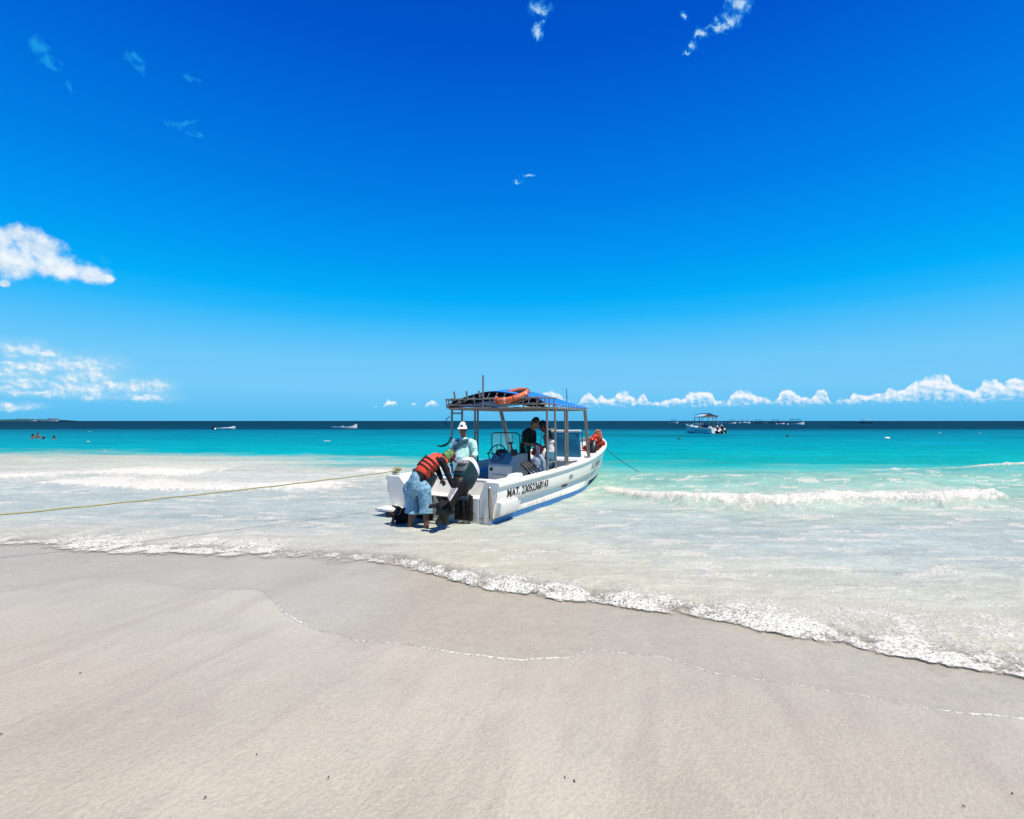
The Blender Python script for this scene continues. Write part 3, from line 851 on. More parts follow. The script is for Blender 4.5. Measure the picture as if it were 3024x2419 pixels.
def empty(name, loc=(0, 0, 0), rz=0.0, parent=None):
    o = bpy.data.objects.new(name, None)
    o.empty_display_size = 0.2
    COL.objects.link(o)
    o.location = loc; o.rotation_euler = (0, 0, rz)
    if parent is not None: o.parent = parent
    return o
def kids(o):
    return [c for c in scene.objects if c.parent == o]
def copy_tree(o, parent=None, skip=()):
    c = o.copy(); COL.objects.link(c)
    c.parent = parent
    for ch in kids(o):
        if ch.name.split('.')[0] not in skip:
            copy_tree(ch, c, skip)
    return c

# ------------------------------------------------------------------ the beached boat; x to the bow, y to port, z up from the water
BOAT_TH = R(28.2)
BF = np.array([math.sin(BOAT_TH), math.cos(BOAT_TH), 0.0])
BP = np.array([-math.cos(BOAT_TH), math.sin(BOAT_TH), 0.0])
BO = ground(1472, 1429, 0.72) + BP * 1.26
BO[2] = 0.0
BOAT_RZ = math.pi / 2 - BOAT_TH
def b2w(x, y, z):
    return Vector(BO + BF * x + BP * y + np.array([0, 0, z]))

HX = [0, 1.5, 3, 4.5, 5.5, 6.5, 7.5, 8.2, 8.6, 8.8]
def _hermite(xs, ys, x):
    xs, ys = np.array(xs, float), np.array(ys, float)
    d = np.gradient(ys, xs)
    i = np.clip(np.searchsorted(xs, x) - 1, 0, len(xs) - 2)
    h = xs[i + 1] - xs[i]; t = (x - xs[i]) / h
    return (2 * t**3 - 3 * t**2 + 1) * ys[i] + (t**3 - 2 * t**2 + t) * h * d[i] + (-2 * t**3 + 3 * t**2) * ys[i + 1] + (t**3 - t**2) * h * d[i + 1]
def hull_bg(x): return max(0.005, float(_hermite(HX, [1.24, 1.27, 1.27, 1.22, 1.14, 1.0, .78, .52, .28, .03], x)))
def hull_zs(x): return float(_hermite(HX, [.72, .74, .77, .82, .88, .97, 1.08, 1.17, 1.22, 1.24], x))
def hull_bk(x): return max(0.004, float(_hermite(HX, [1.21, 1.24, 1.235, 1.17, 1.07, .89, .64, .38, .17, .02], x)))
def hull_zk(x): return float(_hermite(HX, [.40, .40, .41, .43, .46, .52, .60, .68, .73, .75], x))
def hull_bw(x): return max(0.002, float(_hermite(HX, [1.13, 1.16, 1.17, 1.11, .92, .62, .30, .10, .02, .004], x)))
def hull_ke(x): return float(_hermite(HX, [-.13, -.15, -.16, -.15, -.12, -.02, .18, .42, .60, .70], x))
def hull_section(x):
    bg, zs, bk, zk, bw, ke = hull_bg(x), hull_zs(x), hull_bk(x), hull_zk(x), hull_bw(x), hull_ke(x)
    bc = bk - min(0.105, bk * 0.35)
    zw = max(0.115, ke + 0.03)
    return [(bg - min(.07, bg * .5), zs + .012), (bg + .018, zs + .006), (bg + .032, zs - .015), (bg + .032, zs - .055), (bg + .018, zs - .075), (bg - .004, zs - .082), (bg - .006, zs - .125),
            (bg - .012, zs - .13), ((bg + bk) / 2 + .003, (zs - .13 + zk) / 2), (bk, zk + .012), (bk - .004, zk), (bc, max(zk - .085, zw + .02)), ((bc + bw) / 2 + .004, (max(zk - .085, zw + .02) + zw) / 2), (bw, zw), (bw - .004, zw - .012),
            (bw * .97, min(.03, ke + .02)), (bw * .55, ke * .6 - .01), (0.0, ke)]
HULL_XS = [0, .2, .5, 1, 1.5, 2, 2.5, 3, 3.5, 4, 4.5, 5, 5.5, 6, 6.5, 7, 7.4, 7.8, 8.1, 8.35, 8.55, 8.7, 8.78, 8.8]
def hull_y(x, z):
    i = max(0, min(len(HULL_XS) - 2, int(np.searchsorted(HULL_XS, x)) - 1))
    a, b = hull_section(HULL_XS[i]), hull_section(HULL_XS[i + 1])
    t = (x - HULL_XS[i]) / (HULL_XS[i + 1] - HULL_XS[i])
    s = [(p[0] + (q[0] - p[0]) * t, p[1] + (q[1] - p[1]) * t) for p, q in zip(a, b)]
    if z > s[7][1]:
        return s[1][0]
    for (y0, z0), (y1, z1) in zip(s[7:], s[8:]):
        if z1 <= z <= z0:
            return y0 + (y1 - y0) * (z0 - z) / max(z0 - z1, 1e-6)
    return s[8][0]

def build_hull(root):
    xs = [0, .2, .5, 1, 1.5, 2, 2.5, 3, 3.5, 4, 4.5, 5, 5.5, 6, 6.5, 7, 7.4, 7.8, 8.1, 8.35, 8.55, 8.7, 8.78, 8.8]
    mb = MB()
    secs = [hull_section(x) for x in xs]
    n = len(secs[0])
    for side in (-1, 1):
        rings = [[(x - (0.0 if x else 0.0), side * y, z) for y, z in s] for x, s in zip(xs, secs)]
        vs = [p for r in rings for p in r]; fs = []
        o = len(mb.v)
        mb.v += vs
        for i in range(len(xs) - 1):
            for k in range(n - 1):
                mb.f.append((o + i * n + k, o + i * n + k + 1, o + (i + 1) * n + k + 1, o + (i + 1) * n + k))
                zm = (secs[i][k][1] + secs[i + 1][k][1]) / 2
                mb.mi.append(1 if k >= 13 and zm < .125 else 0); mb.sm.append(True)
        s0 = secs[0]
        mb.cur = 0; mb.smooth = False
        cap = s0[0:8] + [(1.15, .56), (1.15, .70)]
        mb.add([(-.002, side * y, z) for y, z in cap], [tuple(range(len(cap)))])
        cap = s0[9:] + [(0, .0), (.95, .06), (1.08, .36)]
        mb.add([(-.002, side * y, z) for y, z in cap], [tuple(range(len(cap)))])
    hull = mb.build('hull', [GEL, BOTTOM], root, sharp=28)
    # inner skin, sole and casting deck
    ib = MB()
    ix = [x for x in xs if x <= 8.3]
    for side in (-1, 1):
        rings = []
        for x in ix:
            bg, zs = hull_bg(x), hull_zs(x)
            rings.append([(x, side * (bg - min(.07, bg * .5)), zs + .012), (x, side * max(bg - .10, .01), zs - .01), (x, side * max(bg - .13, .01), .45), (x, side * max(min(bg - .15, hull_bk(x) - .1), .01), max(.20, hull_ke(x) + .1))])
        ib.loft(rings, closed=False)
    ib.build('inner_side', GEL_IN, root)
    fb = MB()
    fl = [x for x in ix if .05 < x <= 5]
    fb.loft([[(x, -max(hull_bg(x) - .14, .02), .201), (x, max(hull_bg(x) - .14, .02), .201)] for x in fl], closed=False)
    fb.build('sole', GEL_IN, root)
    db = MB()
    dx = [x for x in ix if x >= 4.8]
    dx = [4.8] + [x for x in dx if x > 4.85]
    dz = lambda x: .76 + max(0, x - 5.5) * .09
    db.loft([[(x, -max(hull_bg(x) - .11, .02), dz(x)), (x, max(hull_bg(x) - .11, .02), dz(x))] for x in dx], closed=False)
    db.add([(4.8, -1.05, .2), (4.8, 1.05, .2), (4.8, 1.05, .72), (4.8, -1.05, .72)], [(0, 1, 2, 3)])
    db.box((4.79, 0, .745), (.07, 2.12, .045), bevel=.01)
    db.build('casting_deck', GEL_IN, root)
    return hull

def build_stern(root):
    mb = MB(); mb.smooth = False
    # quarters left and right of the engine cut-out, low transom between them, splash well in front
    mb.prism([(1.235, .715), (1.20, .735), (.95, .745), (.93, .735), (.64, .445), (.64, .10), (1.14, .095), (1.205, .40)], 0, 0.0, 1.0)
    mb.prism([(-1.235, .715), (-1.20, .735), (-1.01, .745), (-.985, .735), (-.87, .445), (-.87, .10), (-1.14, .095), (-1.205, .40)], 0, 0.0, 1.0)
    mb.prism([(.637, .44), (.637, .02), (.5, -.05), (0, -.12), (-.5, -.05), (-.867, .02), (-.867, .44)], 0, 0.0, .10)
    mb.prism([(1.125, .092), (.9, -.03), (.5, -.06), (0, -.125), (-.5, -.06), (-.9, -.03), (-1.125, .092)], 0, 0.004, .09)
    transom = mb.build('transom', GEL, root, sharp=0)
    for md in [transom.modifiers.new('bevel', 'BEVEL')]:
        md.width = .014; md.segments = 2; md.limit_method = 'ANGLE'; md.angle_limit = R(40)
    w = MB(); w.smooth = False
    w.prism([(.10, .36), (.10, .40), (.52, .40), (.62, .66), (.78, .66), (.78, .62), (.66, .36)], 1, -.865, .635)
    w.build('splash_well', GEL_IN, root, sharp=0)
    c = MB()
    c.box((.70, -.115, .672), (.18, 1.50, .022), bevel=.008)
    c.build('well_coaming', GEL, root)
    s = MB()
    s.box((-.17, 1.02, .135), (.34, .42, .05), bevel=.012)
    s.build('swim_platform', GEL, root)
    s = MB()
    s.box((-.10, 1.05, .04), (.16, .12, .13), bevel=.02)
    s.build('platform_bracket', ENGINE_BLACK, root)
    b = MB()
    prof = [(-1.15, .385), (-1.275, .385), (-1.285, .37), (-1.275, .20), (-1.25, .15), (-1.12, .15)]
    b.loft([[(.05, y, z) for y, z in prof], [(.10, y - .012, z) for y, z in prof], [(.66, y - .012, z) for y, z in prof], [(.74, y + .05, z + (.05 if z < .3 else 0)) for y, z in prof]])
    b.build('stern_sponson', GEL, root, sharp=25)
    d = MB()
    d.tube([(-.004, -.73, .17), (-.016, -.73, .17)], .028, 12)
    d.build('drain_plug', BLACK, root)
    for (y0, z0, y1, z1, m) in ((-1.075, .62, -1.10, .10, ROPE_G), (-1.10, .62, -1.165, .09, RUST)):
        t = MB(); t.tube([(-.02, y0, z0), (-.03, (y0 + y1) / 2 + .004, (z0 + z1) / 2), (-.02, y1, z1)], .0085, 6)
        t.build('stern_line', m, root)
    t = MB(); t.torus(.022, .007, Matrix.Translation((-.018, -1.085, .63)) @ Matrix.Rotation(R(90), 4, 'Y'), 14, 6)
    t.build('eye_bolt', SILVER, root)
    t = MB(); t.torus(.024, .007, Matrix.Translation((-.018, -1.10, .085)) @ Matrix.Rotation(R(90), 4, 'Y'), 14, 6)
    t.build('eye_bolt', SILVER, root)
    c = MB()
    c.box((.16, 1.16, .775), (.05, .03, .05)); c.tube([(.05, 1.16, .80), (.27, 1.16, .80)], .016, 8)
    c.build('mooring_cleat', SILVER, root)

def hull_text(root, name, txt, x0, x1, z0f, h, material, offset=0.012):
    cu = bpy.data.curves.new(name, 'FONT'); cu.body = txt; cu.size = 1.0; cu.offset = offset
    tmp = bpy.data.objects.new(name + '_tmp', cu); COL.objects.link(tmp)
    dg = bpy.context.evaluated_depsgraph_get()
    me = bpy.data.meshes.new_from_object(tmp.evaluated_get(dg))
    bpy.data.objects.remove(tmp); bpy.data.curves.remove(cu)
    bm = bmesh.new(); bm.from_mesh(me)
    bmesh.ops.triangulate(bm, faces=bm.faces)
    bmesh.ops.subdivide_edges(bm, edges=bm.edges[:], cuts=2, use_grid_fill=True)
    xs = [v.co.x for v in bm.verts]; ys = [v.co.y for v in bm.verts]
    ax, bx, ay, by = min(xs), max(xs), min(0, min(ys)), max(ys)
    for v in bm.verts:
        t = (v.co.x - ax) / (bx - ax); x = x0 + (x1 - x0) * t
        z = z0f(x) + h * v.co.y / by
        v.co = Vector((x, -hull_y(x, z) - 0.007, z))
    bm.to_mesh(me); bm.free()
    me.name = name
    return link_obj(name, me, material, root)

def build_outboard(parent, pivot, tilt, steer=0.0):
    leg = MB()
    def rr(cx, hx, hy, z, n=20, p=3.0):
        out = []
        for k in range(n):
            a = 2 * math.pi * k / n
            ca, sa = math.cos(a), math.sin(a)
            out.append((cx + hx * math.copysign(abs(ca) ** (2 / p), ca), hy * math.copysign(abs(sa) ** (2 / p), sa), z))
        return out
    leg.loft([rr(-.22, .20, .15, .10), rr(-.22, .22, .155, .02), rr(-.23, .18, .13, -.06), rr(-.23, .12, .075, -.14), rr(-.23, .105, .06, -.42), rr(-.24, .13, .055, -.50)])
    o = leg.build('outboard_motor', ENGINE_BLACK, parent, sharp=40)
    o.location = pivot; o.rotation_euler = (0, tilt, steer)
    c = MB()
    c.cur = 0
    c.loft([rr(-.22, .22, .145, .10), rr(-.225, .26, .165, .16), rr(-.225, .275, .175, .30), rr(-.215, .265, .172, .465)], caps=False)
    c.cur = 1
    c.loft([rr(-.215, .265, .172, .465), rr(-.205, .25, .165, .54), rr(-.195, .215, .14, .60), rr(-.19, .155, .10, .635), rr(-.19, .06, .04, .65)])
    c.cur = 2
    c.box((-.497, 0, .34), (.02, .20, .05), bevel=.006); c.box((-.482, 0, .215), (.03, .18, .11), bevel=.01, taper=.85)
    cw = c.build('cowl', [COWL_DARK, COWL_WHITE, ENGINE_GREY], o, sharp=40)
    dmb = MB()
    for pts in ([(-.09, .405), (-.06, .44), (-.03, .405), (.0, .44), (.03, .41), (.07, .44), (.10, .415)], [(-.11, .385), (.0, .378), (.11, .392)]):
        dmb.tube([(-.222 - .268 * (1 - abs(y / .18) ** 3 * .12) - .003, y, z) for y, z in pts], .009, 5)
    dmb.build('cowl_script', COWL_WHITE, cw)
    h = MB(); h.box((-.10, 0, .645), (.16, .10, .03), bevel=.01); h.build('cowl_latch', BLACK, o)
    p = MB()
    p.loft([[(-.352, -.06, -.10), (-.352, .06, -.10), (-.33, .075, -.10), (-.33, -.075, -.10)], [(-.350, -.045, -.30), (-.350, .045, -.30), (-.335, .06, -.30), (-.335, -.06, -.30)], [(-.347, -.03, -.44), (-.347, .03, -.44), (-.335, .04, -.44), (-.335, -.04, -.44)]])
    p.build('leg_cover', SILVER, o)
    g = MB()
    g.box((-.32, 0, -.51), (.46, .24, .022), bevel=.008)
    g.loft([rr(-.24, .12, .05, -.50, p=2), rr(-.24, .13, .045, -.60, p=2), rr(-.24, .15, .04, -.66, p=2)])
    g.loft([[(x, r * math.cos(2 * math.pi * k / 14), -.69 + r * math.sin(2 * math.pi * k / 14)) for k in range(14)] for x, r in ((-.43, .045), (-.38, .06), (-.25, .066), (-.12, .058), (-.05, .035), (-.02, .008))])
    g.loft([[(-.36, -.010, -.74), (-.36, .010, -.74), (-.16, .010, -.74), (-.16, -.010, -.74)], [(-.36, -.005, -.92), (-.36, .005, -.92), (-.27, .005, -.92), (-.27, -.005, -.92)]])
    g.build('lower_unit', ENGINE_BLACK, o, sharp=40)
    pr = MB()
    pr.loft([[(x, r * math.cos(2 * math.pi * k / 12), -.69 + r * math.sin(2 * math.pi * k / 12)) for k in range(12)] for x, r in ((-.57, .03), (-.55, .045), (-.44, .052))])
    for k in range(3):
        M = Matrix.Translation((-.50, 0, -.69)) @ Matrix.Rotation(2 * math.pi * k / 3 + .5, 4, 'X') @ Matrix.Rotation(R(28), 4, 'Z')
        rings = []
        for (rad, w) in ((.035, .030), (.065, .050), (.10, .066), (.135, .070), (.165, .060), (.185, .040), (.193, .014)):
            rings.append([M @ Vector((.007 * math.sin(q) - .10 * rad * math.cos(q), -w * math.cos(q), rad)) for q in (0, 1.05, 2.1, 3.14, 4.19, 5.24)])
        pr.loft(rings)
    pr.build('propeller', ENGINE_BLACK, o, sharp=50)
    k = MB()
    for s in (-1, 1):
        k.box((0.02, s * .13, -.02), (.10, .03, .10), bevel=.01)
    k.tube([(0, -.17, 0), (0, .17, 0)], .028, 10)
    k.build('tilt_tube', ENGINE_GREY, o)
    # clamp bracket stays on the transom
    b = MB()
    px, py, pz = pivot
    for s in (-1, 1):
        b.box((px + .02, py + s * .15, pz - .22), (.10, .035, .44), bevel=.012)
    b.box((px - .005, py, pz - .26), (.06, .27, .34), bevel=.012)
    b.tube([(px - .05, py - .06, pz - .40), (px - .07, py - .05, pz - .08)], .024, 8)
    b.tube([(px - .05, py + .06, pz - .40), (px - .07, py + .05, pz - .08)], .024, 8)
    b.tube([(px - .04, py + .09, pz - .06), (px - .08, py + .12, pz - .16), (px - .04, py + .07, pz - .26), (px - .07, py + .10, pz - .38)], .011, 6)
    b.build('clamp_bracket', ENGINE_BLACK, parent)
    return o

POSTS = [(2.14, 2.14), (2.56, 2.56), (3.14, 3.14), (3.27, 3.27), (4.40, 4.86), (4.50, 4.99)]
def sst(t):
    t = min(max(t, 0.0), 1.0)
    return t * t * (3 - 2 * t)
def build_canopy(root):
    zt = 2.075
    for side in (-1, 1):
        for xt, xb in POSTS:
            t = MB()
            yb = hull_bg(xb) - .05
            t.tube([(xb, side * yb, hull_zs(xb) + .005), (xb + (xt - xb) * .5, side * (yb + 1.21) / 2, (hull_zs(xb) + zt) / 2), (xt, side * 1.21, zt)], .026, 8)
            t.tube([(xb, side * yb, hull_zs(xb) + .008), (xb, side * yb, hull_zs(xb) + .05)], [.045, .03], 10)
            t.build('canopy_post', PIPE, root)
        for z in (.92, 1.32, 1.98 if side > 0 else 1.62):
            t = MB(); yy = side * (1.22 - (zt - z) * .005)
            t.tube([(2.14, yy, z), (2.56, yy, z)], .017, 8); t.build('post_rung', PIPE, root)
        for z in (1.02, 1.5):
            t = MB(); t.tube([(3.14, side * 1.215, z), (3.27, side * 1.215, z)], .017, 8); t.build('post_rung', PIPE, root)
        t = MB(); t.tube([(4.66, side * 1.19, 1.5), (4.78, side * 1.19, 1.52)], .017, 8); t.build('post_rung', PIPE, root)
    # lower frame, with rounded corners
    x0, x1, yw = 1.98, 4.56, 1.22
    f = MB()
    loop = []
    for cx, cy, a0 in ((x1 - .12, yw - .12, 0), (x0 + .12, yw - .12, 90), (x0 + .12, -yw + .12, 180), (x1 - .12, -yw + .12, 270)):
        for k in range(5):
            a = R(a0 + 90 * k / 4)
            loop.append((cx + .12 * math.cos(a), cy + .12 * math.sin(a), zt))
    f.tube(loop, .024, 8, closed=True)
    for x in (2.6, 3.2, 3.9):
        f.tube([(x, -yw, zt), (x, yw, zt)], .018, 8)
    f.build('canopy_frame', PIPE, root)
    # open rack at the stern end: two rails, uprights, braces
    for z, xx in ((2.155, 1.90), (2.285, 1.86)):
        r = MB(); r.tube([(2.35, 1.25, z), (xx + .08, 1.25, z), (xx, 1.17, z), (xx, -1.17, z), (xx + .08, -1.25, z), (2.55, -1.25, z)], .019, 8); r.build('rack_rail', PIPE, root)
    for y in (1.12, .80, .42, .02, -.38, -.78, -1.10):
        r = MB(); r.tube([(1.90, y, 2.075), (1.86, y, 2.285)], .015, 6); r.build('rack_upright', PIPE, root)
    for (ya, yb) in ((1.2, .55), (-.35, -1.0), (-1.0, -1.22)):
        r = MB(); r.tube([(1.90, ya, 2.12), (1.87, yb, 2.28)], .013, 6); r.build('rack_brace', PIPE, root)
    for s in (-1, 1):
        for x in (1.98, 2.2, 2.45):
            r = MB(); r.tube([(x, s * 1.23, 2.075), (x - .02, s * 1.25, 2.285)], .014, 6); r.build('rack_upright', PIPE, root)
    for y in (.93, .60, .27):
        r = MB(); r.tube([(1.87, y, 2.26), (1.83, y + .01, 2.46)], .021, 8); r.build('rod_holder', PIPE, root)
    r = MB(); r.tube([(1.86, .19, 2.08), (1.86, .19, 2.80)], .021, 8); r.build('flag_pole', PIPE, root)
    # blue tarpaulin laced over the frame
    t = MB()
    nx, ny = 14, 17
    rows = []
    for i in range(nx):
        u = i / (nx - 1); x = 2.02 + (4.60 - 2.02) * u
        row = []
        for j in range(ny):
            v = -1 + 2 * j / (ny - 1)
            crown = (1 - abs(v) ** 1.5)
            drop = sst((u - .62) / .38)
            z = 2.18 + .02 * (1 - u) + (.235 - .14 * drop) * crown - .05 * (abs(v) > .97)
            z += .11 * math.sin(math.pi * min(1.0, u / .85)) * crown
            z += .012 * math.sin(9 * u + 5 * v) * crown
            row.append((x, 1.235 * v, z))
        rows.append(row)
    t.loft(rows, closed=False)
    hem = MB(); hem.tube([(p[0] - .005, p[1], p[2] - .01) for p in rows[0]], .028, 8); hem.build('tarpaulin_hem', mat('tarp_shade_navy', (.002, .005, .016), .8, spec=.1), root)  # near-black colour paints the shade on the tarpaulin's rear edge
    val = MB(); val.loft([[(2.00, p[1], p[2] - .012), (1.995, p[1], max(2.09, p[2] - .20))] for p in rows[0]], closed=False); val.build('rear_shade_strip', mat('tarp_shade_navy', (.002, .005, .016), .8, spec=.1), root)  # added strip; its dark colour stands for shade under the rear arch
    # hanging edge along the sides and the front
    for s in (-1, 1):
        t.loft([[(x, s * 1.238, 2.09 + .035 * (1 - (x - 2.02) / 2.58)), (x, s * 1.252, 2.13)] for x in np.linspace(2.4, 4.6, 9)], closed=False)
    tp = t.build('tarpaulin', TARP, root, sharp=60)
    sm = tp.modifiers.new('thickness', 'SOLIDIFY'); sm.thickness = .006
    for s in (-1, 1):
        for x in np.linspace(2.62, 4.5, 12):
            c = MB(); c.tube([(x, s * 1.262, 2.165), (x + .06, s * 1.25, 2.06)], .007, 5); c.build('lacing', CORD, root)
    for y in np.linspace(-1.1, 1.1, 12):
        c = MB(); c.tube([(1.985, y, 2.19 + .235 * (1 - abs(y / 1.235) ** 1.5)), (1.975, y + .05, 2.10 + .215 * (1 - abs(y / 1.235) ** 1.5))], .006, 5); c.build('lacing', CORD, root)
    a = MB(); a.tube([(3.78, -1.0, 2.24), (3.76, -1.0, 2.58)], [.014, .008], 6); a.build('antenna', mat('blue_antenna', (.02, .12, .3), .5), root)
    # rail round the bow
    b = MB(); b.tube([(6.2, .85, .97), (6.25, .80, 1.47), (6.6, .62, 1.46), (7.1, .10, 1.45), (7.1, -.15, 1.44)], .013, 6)
    b.tube([(7.1, -.15, 1.44), (7.15, -.15, .92)], .016, 6)
    b.build('bow_rail', BLACK, root)

def build_console(root):
    c = MB(); c.smooth = False
    c.cur = 0
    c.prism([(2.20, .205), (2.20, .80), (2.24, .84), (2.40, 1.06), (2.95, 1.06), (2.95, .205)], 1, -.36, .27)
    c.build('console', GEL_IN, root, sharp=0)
    con = [o for o in kids(root) if o.name.startswith('console')][-1]
    md = con.modifiers.new('bevel', 'BEVEL'); md.width = .025; md.segments = 3; md.limit_method = 'ANGLE'; md.angle_limit = R(25)
    d = MB(); d.smooth = False
    d.add([(2.232, .24, .845), (2.232, -.27, .845), (2.392, -.27, 1.065), (2.392, .24, 1.065)], [(0, 1, 2, 3)])
    d.build('dash_panel', mat('blue_grey_dash', (.10, .26, .36), .5), con, sharp=0)
    h = MB(); h.tube([(2.197, .18, .72), (2.188, .18, .72)], .04, 16); h.build('speaker_hole', BLACK, con)
    h = MB(); h.box((2.196, -.02, .50), (.012, .36, .20), bevel=.03); h.build('locker_door', GEL_IN, con)
    # wheel
    w = MB()
    M = Matrix.Translation((2.10, -.02, 1.09)) @ Matrix.Rotation(R(-62), 4, 'Y')
    w.torus(.20, .013, M, 36, 8)
    for k in range(5):
        a = 2 * math.pi * k / 5 + .3
        w.tube([M @ Vector((0, 0, -.03)), M @ Vector((.20 * math.cos(a), .20 * math.sin(a), 0))], .008, 6)
    w.tube([M @ Vector((0, 0, .01)), M @ Vector((0, 0, -.16))], .03, 10)
    w.ball(M @ Vector((-.03, .205, .03)), .022)
    w.build('steering_wheel', BLACK, con)
    t = MB(); t.box((2.36, -.31, 1.10), (.14, .11, .13), bevel=.015); t.tube([(2.33, -.29, 1.14), (2.27, -.28, 1.30)], .016, 8); t.box((2.265, -.27, 1.31), (.05, .13, .04), bevel=.015)
    t.build('throttle', BLACK, con)
    i = MB(); i.ball((2.46, .06, 1.10), (.09, .16, .06)); i.build('instrument_hood', BLACK, con)
    # windshield: bent frame and panes
    f = MB()
    z0, z1 = 1.05, 1.53
    f.tube([(2.55, .37, z0 - .03), (2.52, .36, z1 - .06), (2.53, .30, z1), (2.53, -.30, z1), (2.53, -.36, z1 - .05), (2.55, -.36, z0)], .013, 8)
    f.tube([(2.54, .12, z0), (2.53, .12, z1)], .008, 6)
    f.tube([(2.53, -.36, z1 - .05), (2.95, -.37, z1 - .10), (2.95, -.37, z0)], .013, 8)
    f.build('windshield_frame', mat('dark_frame', (.03, .035, .04), .4), con)
    g = MB(); g.smooth = False
    g.add([(2.55, .36, z0), (2.55, -.35, z0), (2.53, -.35, z1 - .02), (2.53, .33, z1 - .02)], [(0, 1, 2, 3)])
    g.add([(2.55, -.365, z0), (2.95, -.365, z0), (2.95, -.365, z1 - .1), (2.53, -.365, z1 - .06)], [(0, 1, 2, 3)])
    g.build('windshield_pane', GLASS, con, sharp=0)

def build_boat():
    root = empty('motor_boat', BO, BOAT_RZ)
    build_hull(root)
    build_stern(root)
    build_canopy(root)
    build_console(root)
    b = MB(); b.box((2.9, .93, .41), (3.3, .34, .40), bevel=.02); b.build('side_bench', BLUE_PAD, root)
    b = MB(); b.box((2.9, .757, .44), (3.2, .012, .05)); b.build('bench_trim', mat('pale_blue_trim', (.10, .30, .45), .5), root)
    p = MB(); p.box((5.08, -.46, 1.16), (.09, .80, .66), rot=Matrix.Rotation(R(-6), 3, 'Y'), bevel=.03); p.build('forward_backrest', BLUE_PAD, root)
    p = MB(); p.tube([(5.00, -.02, 1.53), (5.00, -.90, 1.54)], .024, 10); p.build('grab_rail', COWL_WHITE, root)
    s = MB(); s.box((4.95, .12, .90), (.3, .3, .24), bevel=.03, taper=.7); s.build('deck_seat', GEL, root)
    c = MB(); c.ball((5.05, -1.03, .87), (.09, .06, .06)); c.build('bow_chock', GEL, root)
    # lettering
    zb = lambda x: hull_zk(x) + .045
    hull_text(root, 'registration_number', 'MAT. 23052368143', .36, 2.08, lambda x: .436, .150, INK, .022)
    hull_text(root, 'bow_name', 'U.E. 3RE MIXA II', 5.15, 6.35, lambda x: hull_zk(x) + .075, .165, INK_FADED, .02)
    hull_text(root, 'hull_mark', 'RN', 3.32, 3.55, lambda x: hull_zk(x) + .04, .105, INK_FADED, .012)
    v = MB(); v.box((3.28, -hull_y(3.28, .31) - .006, .31), (.30, .02, .045)); v.build('drain_slot', BLACK, root)
    tag(root, 'white beached boat with blue tarpaulin roof, console and steel posts, registration on its side', 'boat', 'tour boats with canopies')
    mr = build_outboard(root, (-.10, -.60, .49), R(50), R(4)); mr.scale = (.92, .90, .96)
    mo = build_outboard(root, (-.10, .26, .42), R(34), R(-10)); mo.scale = (.88, .88, .88)
    return root
BOAT = build_boat()
# ------------------------------------------------------------------ people: one continuous skin grown from limbs, clothes over it
SKIN_DARK = mat('brown_skin', (0.135, 0.062, 0.036), 0.5, vary=0.12)
SKIN_MID = mat('tanned_skin', (0.24, 0.115, 0.065), 0.5, vary=0.1)
SKIN_PALE = mat('pink_palm', (0.42, 0.19, 0.14), 0.5, vary=0.1)
HAIR = mat('black_hair', (0.010, 0.008, 0.007), 0.45, vary=0.3, scale=40)
def cloth(name, color, vary=0.12):
    return mat(name, color, 0.85, spec=0.2, vary=vary, scale=7, bump=0.02)

def limb(mb, pts, radii, side=None, n=14, round_ends=True):
    """tapered limb with rounded ends; radii are numbers or (across, through) pairs."""
    P = [Vector(p) for p in pts]
    rr = [r if isinstance(r, tuple) else (r, r) for r in radii]
    sd = Vector(side).normalized() if side is not None else None
    rings = []
    def ring(c, t, r):
        u = sd if sd is not None else t.orthogonal().normalized()
        u = (u - t * u.dot(t)).normalized(); w = t.cross(u)
        return [c + u * (r[0] * math.cos(2 * math.pi * k / n)) + w * (r[1] * math.sin(2 * math.pi * k / n)) for k in range(n)]
    m = len(P); prev = None
    T = []
    for i in range(m):
        a, b = P[max(i - 1, 0)], P[min(i + 1, m - 1)]
        T.append((b - a).normalized())
    if sd is None:
        sd = T[0].orthogonal().normalized()
    if round_ends:
        for ang in (75, 50, 25):
            k = math.cos(R(ang)); d = math.sin(R(ang)) * min(rr[0])
            rings.append(ring(P[0] - T[0] * d, T[0], (rr[0][0] * k, rr[0][1] * k)))
    for p, t, r in zip(P, T, rr):
        rings.append(ring(p, t, r))
    if round_ends:
        for ang in (25, 50, 75):
            k = math.cos(R(ang)); d = math.sin(R(ang)) * min(rr[-1])
            rings.append(ring(P[-1] + T[-1] * d, T[-1], (rr[-1][0] * k, rr[-1][1] * k)))
    mb.loft(rings)
def grow(mb, name, material, parent, voxel=0.01, smooth=4):
    """fuse the pieces into one skin"""
    me = bpy.data.meshes.new(name + '_raw'); me.from_pydata(mb.v, [], mb.f)
    tmp = bpy.data.objects.new(name + '_raw', me); COL.objects.link(tmp)
    r = tmp.modifiers.new('r', 'REMESH'); r.mode = 'VOXEL'; r.voxel_size = voxel; r.use_smooth_shade = True
    if smooth:
        s = tmp.modifiers.new('s', 'SMOOTH'); s.factor = 0.5; s.iterations = smooth
    dg = bpy.context.evaluated_depsgraph_get()
    out = bpy.data.meshes.new_from_object(tmp.evaluated_get(dg)); out.name = name
    bpy.data.objects.remove(tmp); bpy.data.meshes.remove(me)
    out.polygons.foreach_set('use_smooth', [True] * len(out.polygons))
    out.materials.clear()
    return link_obj(name, out, material, parent)
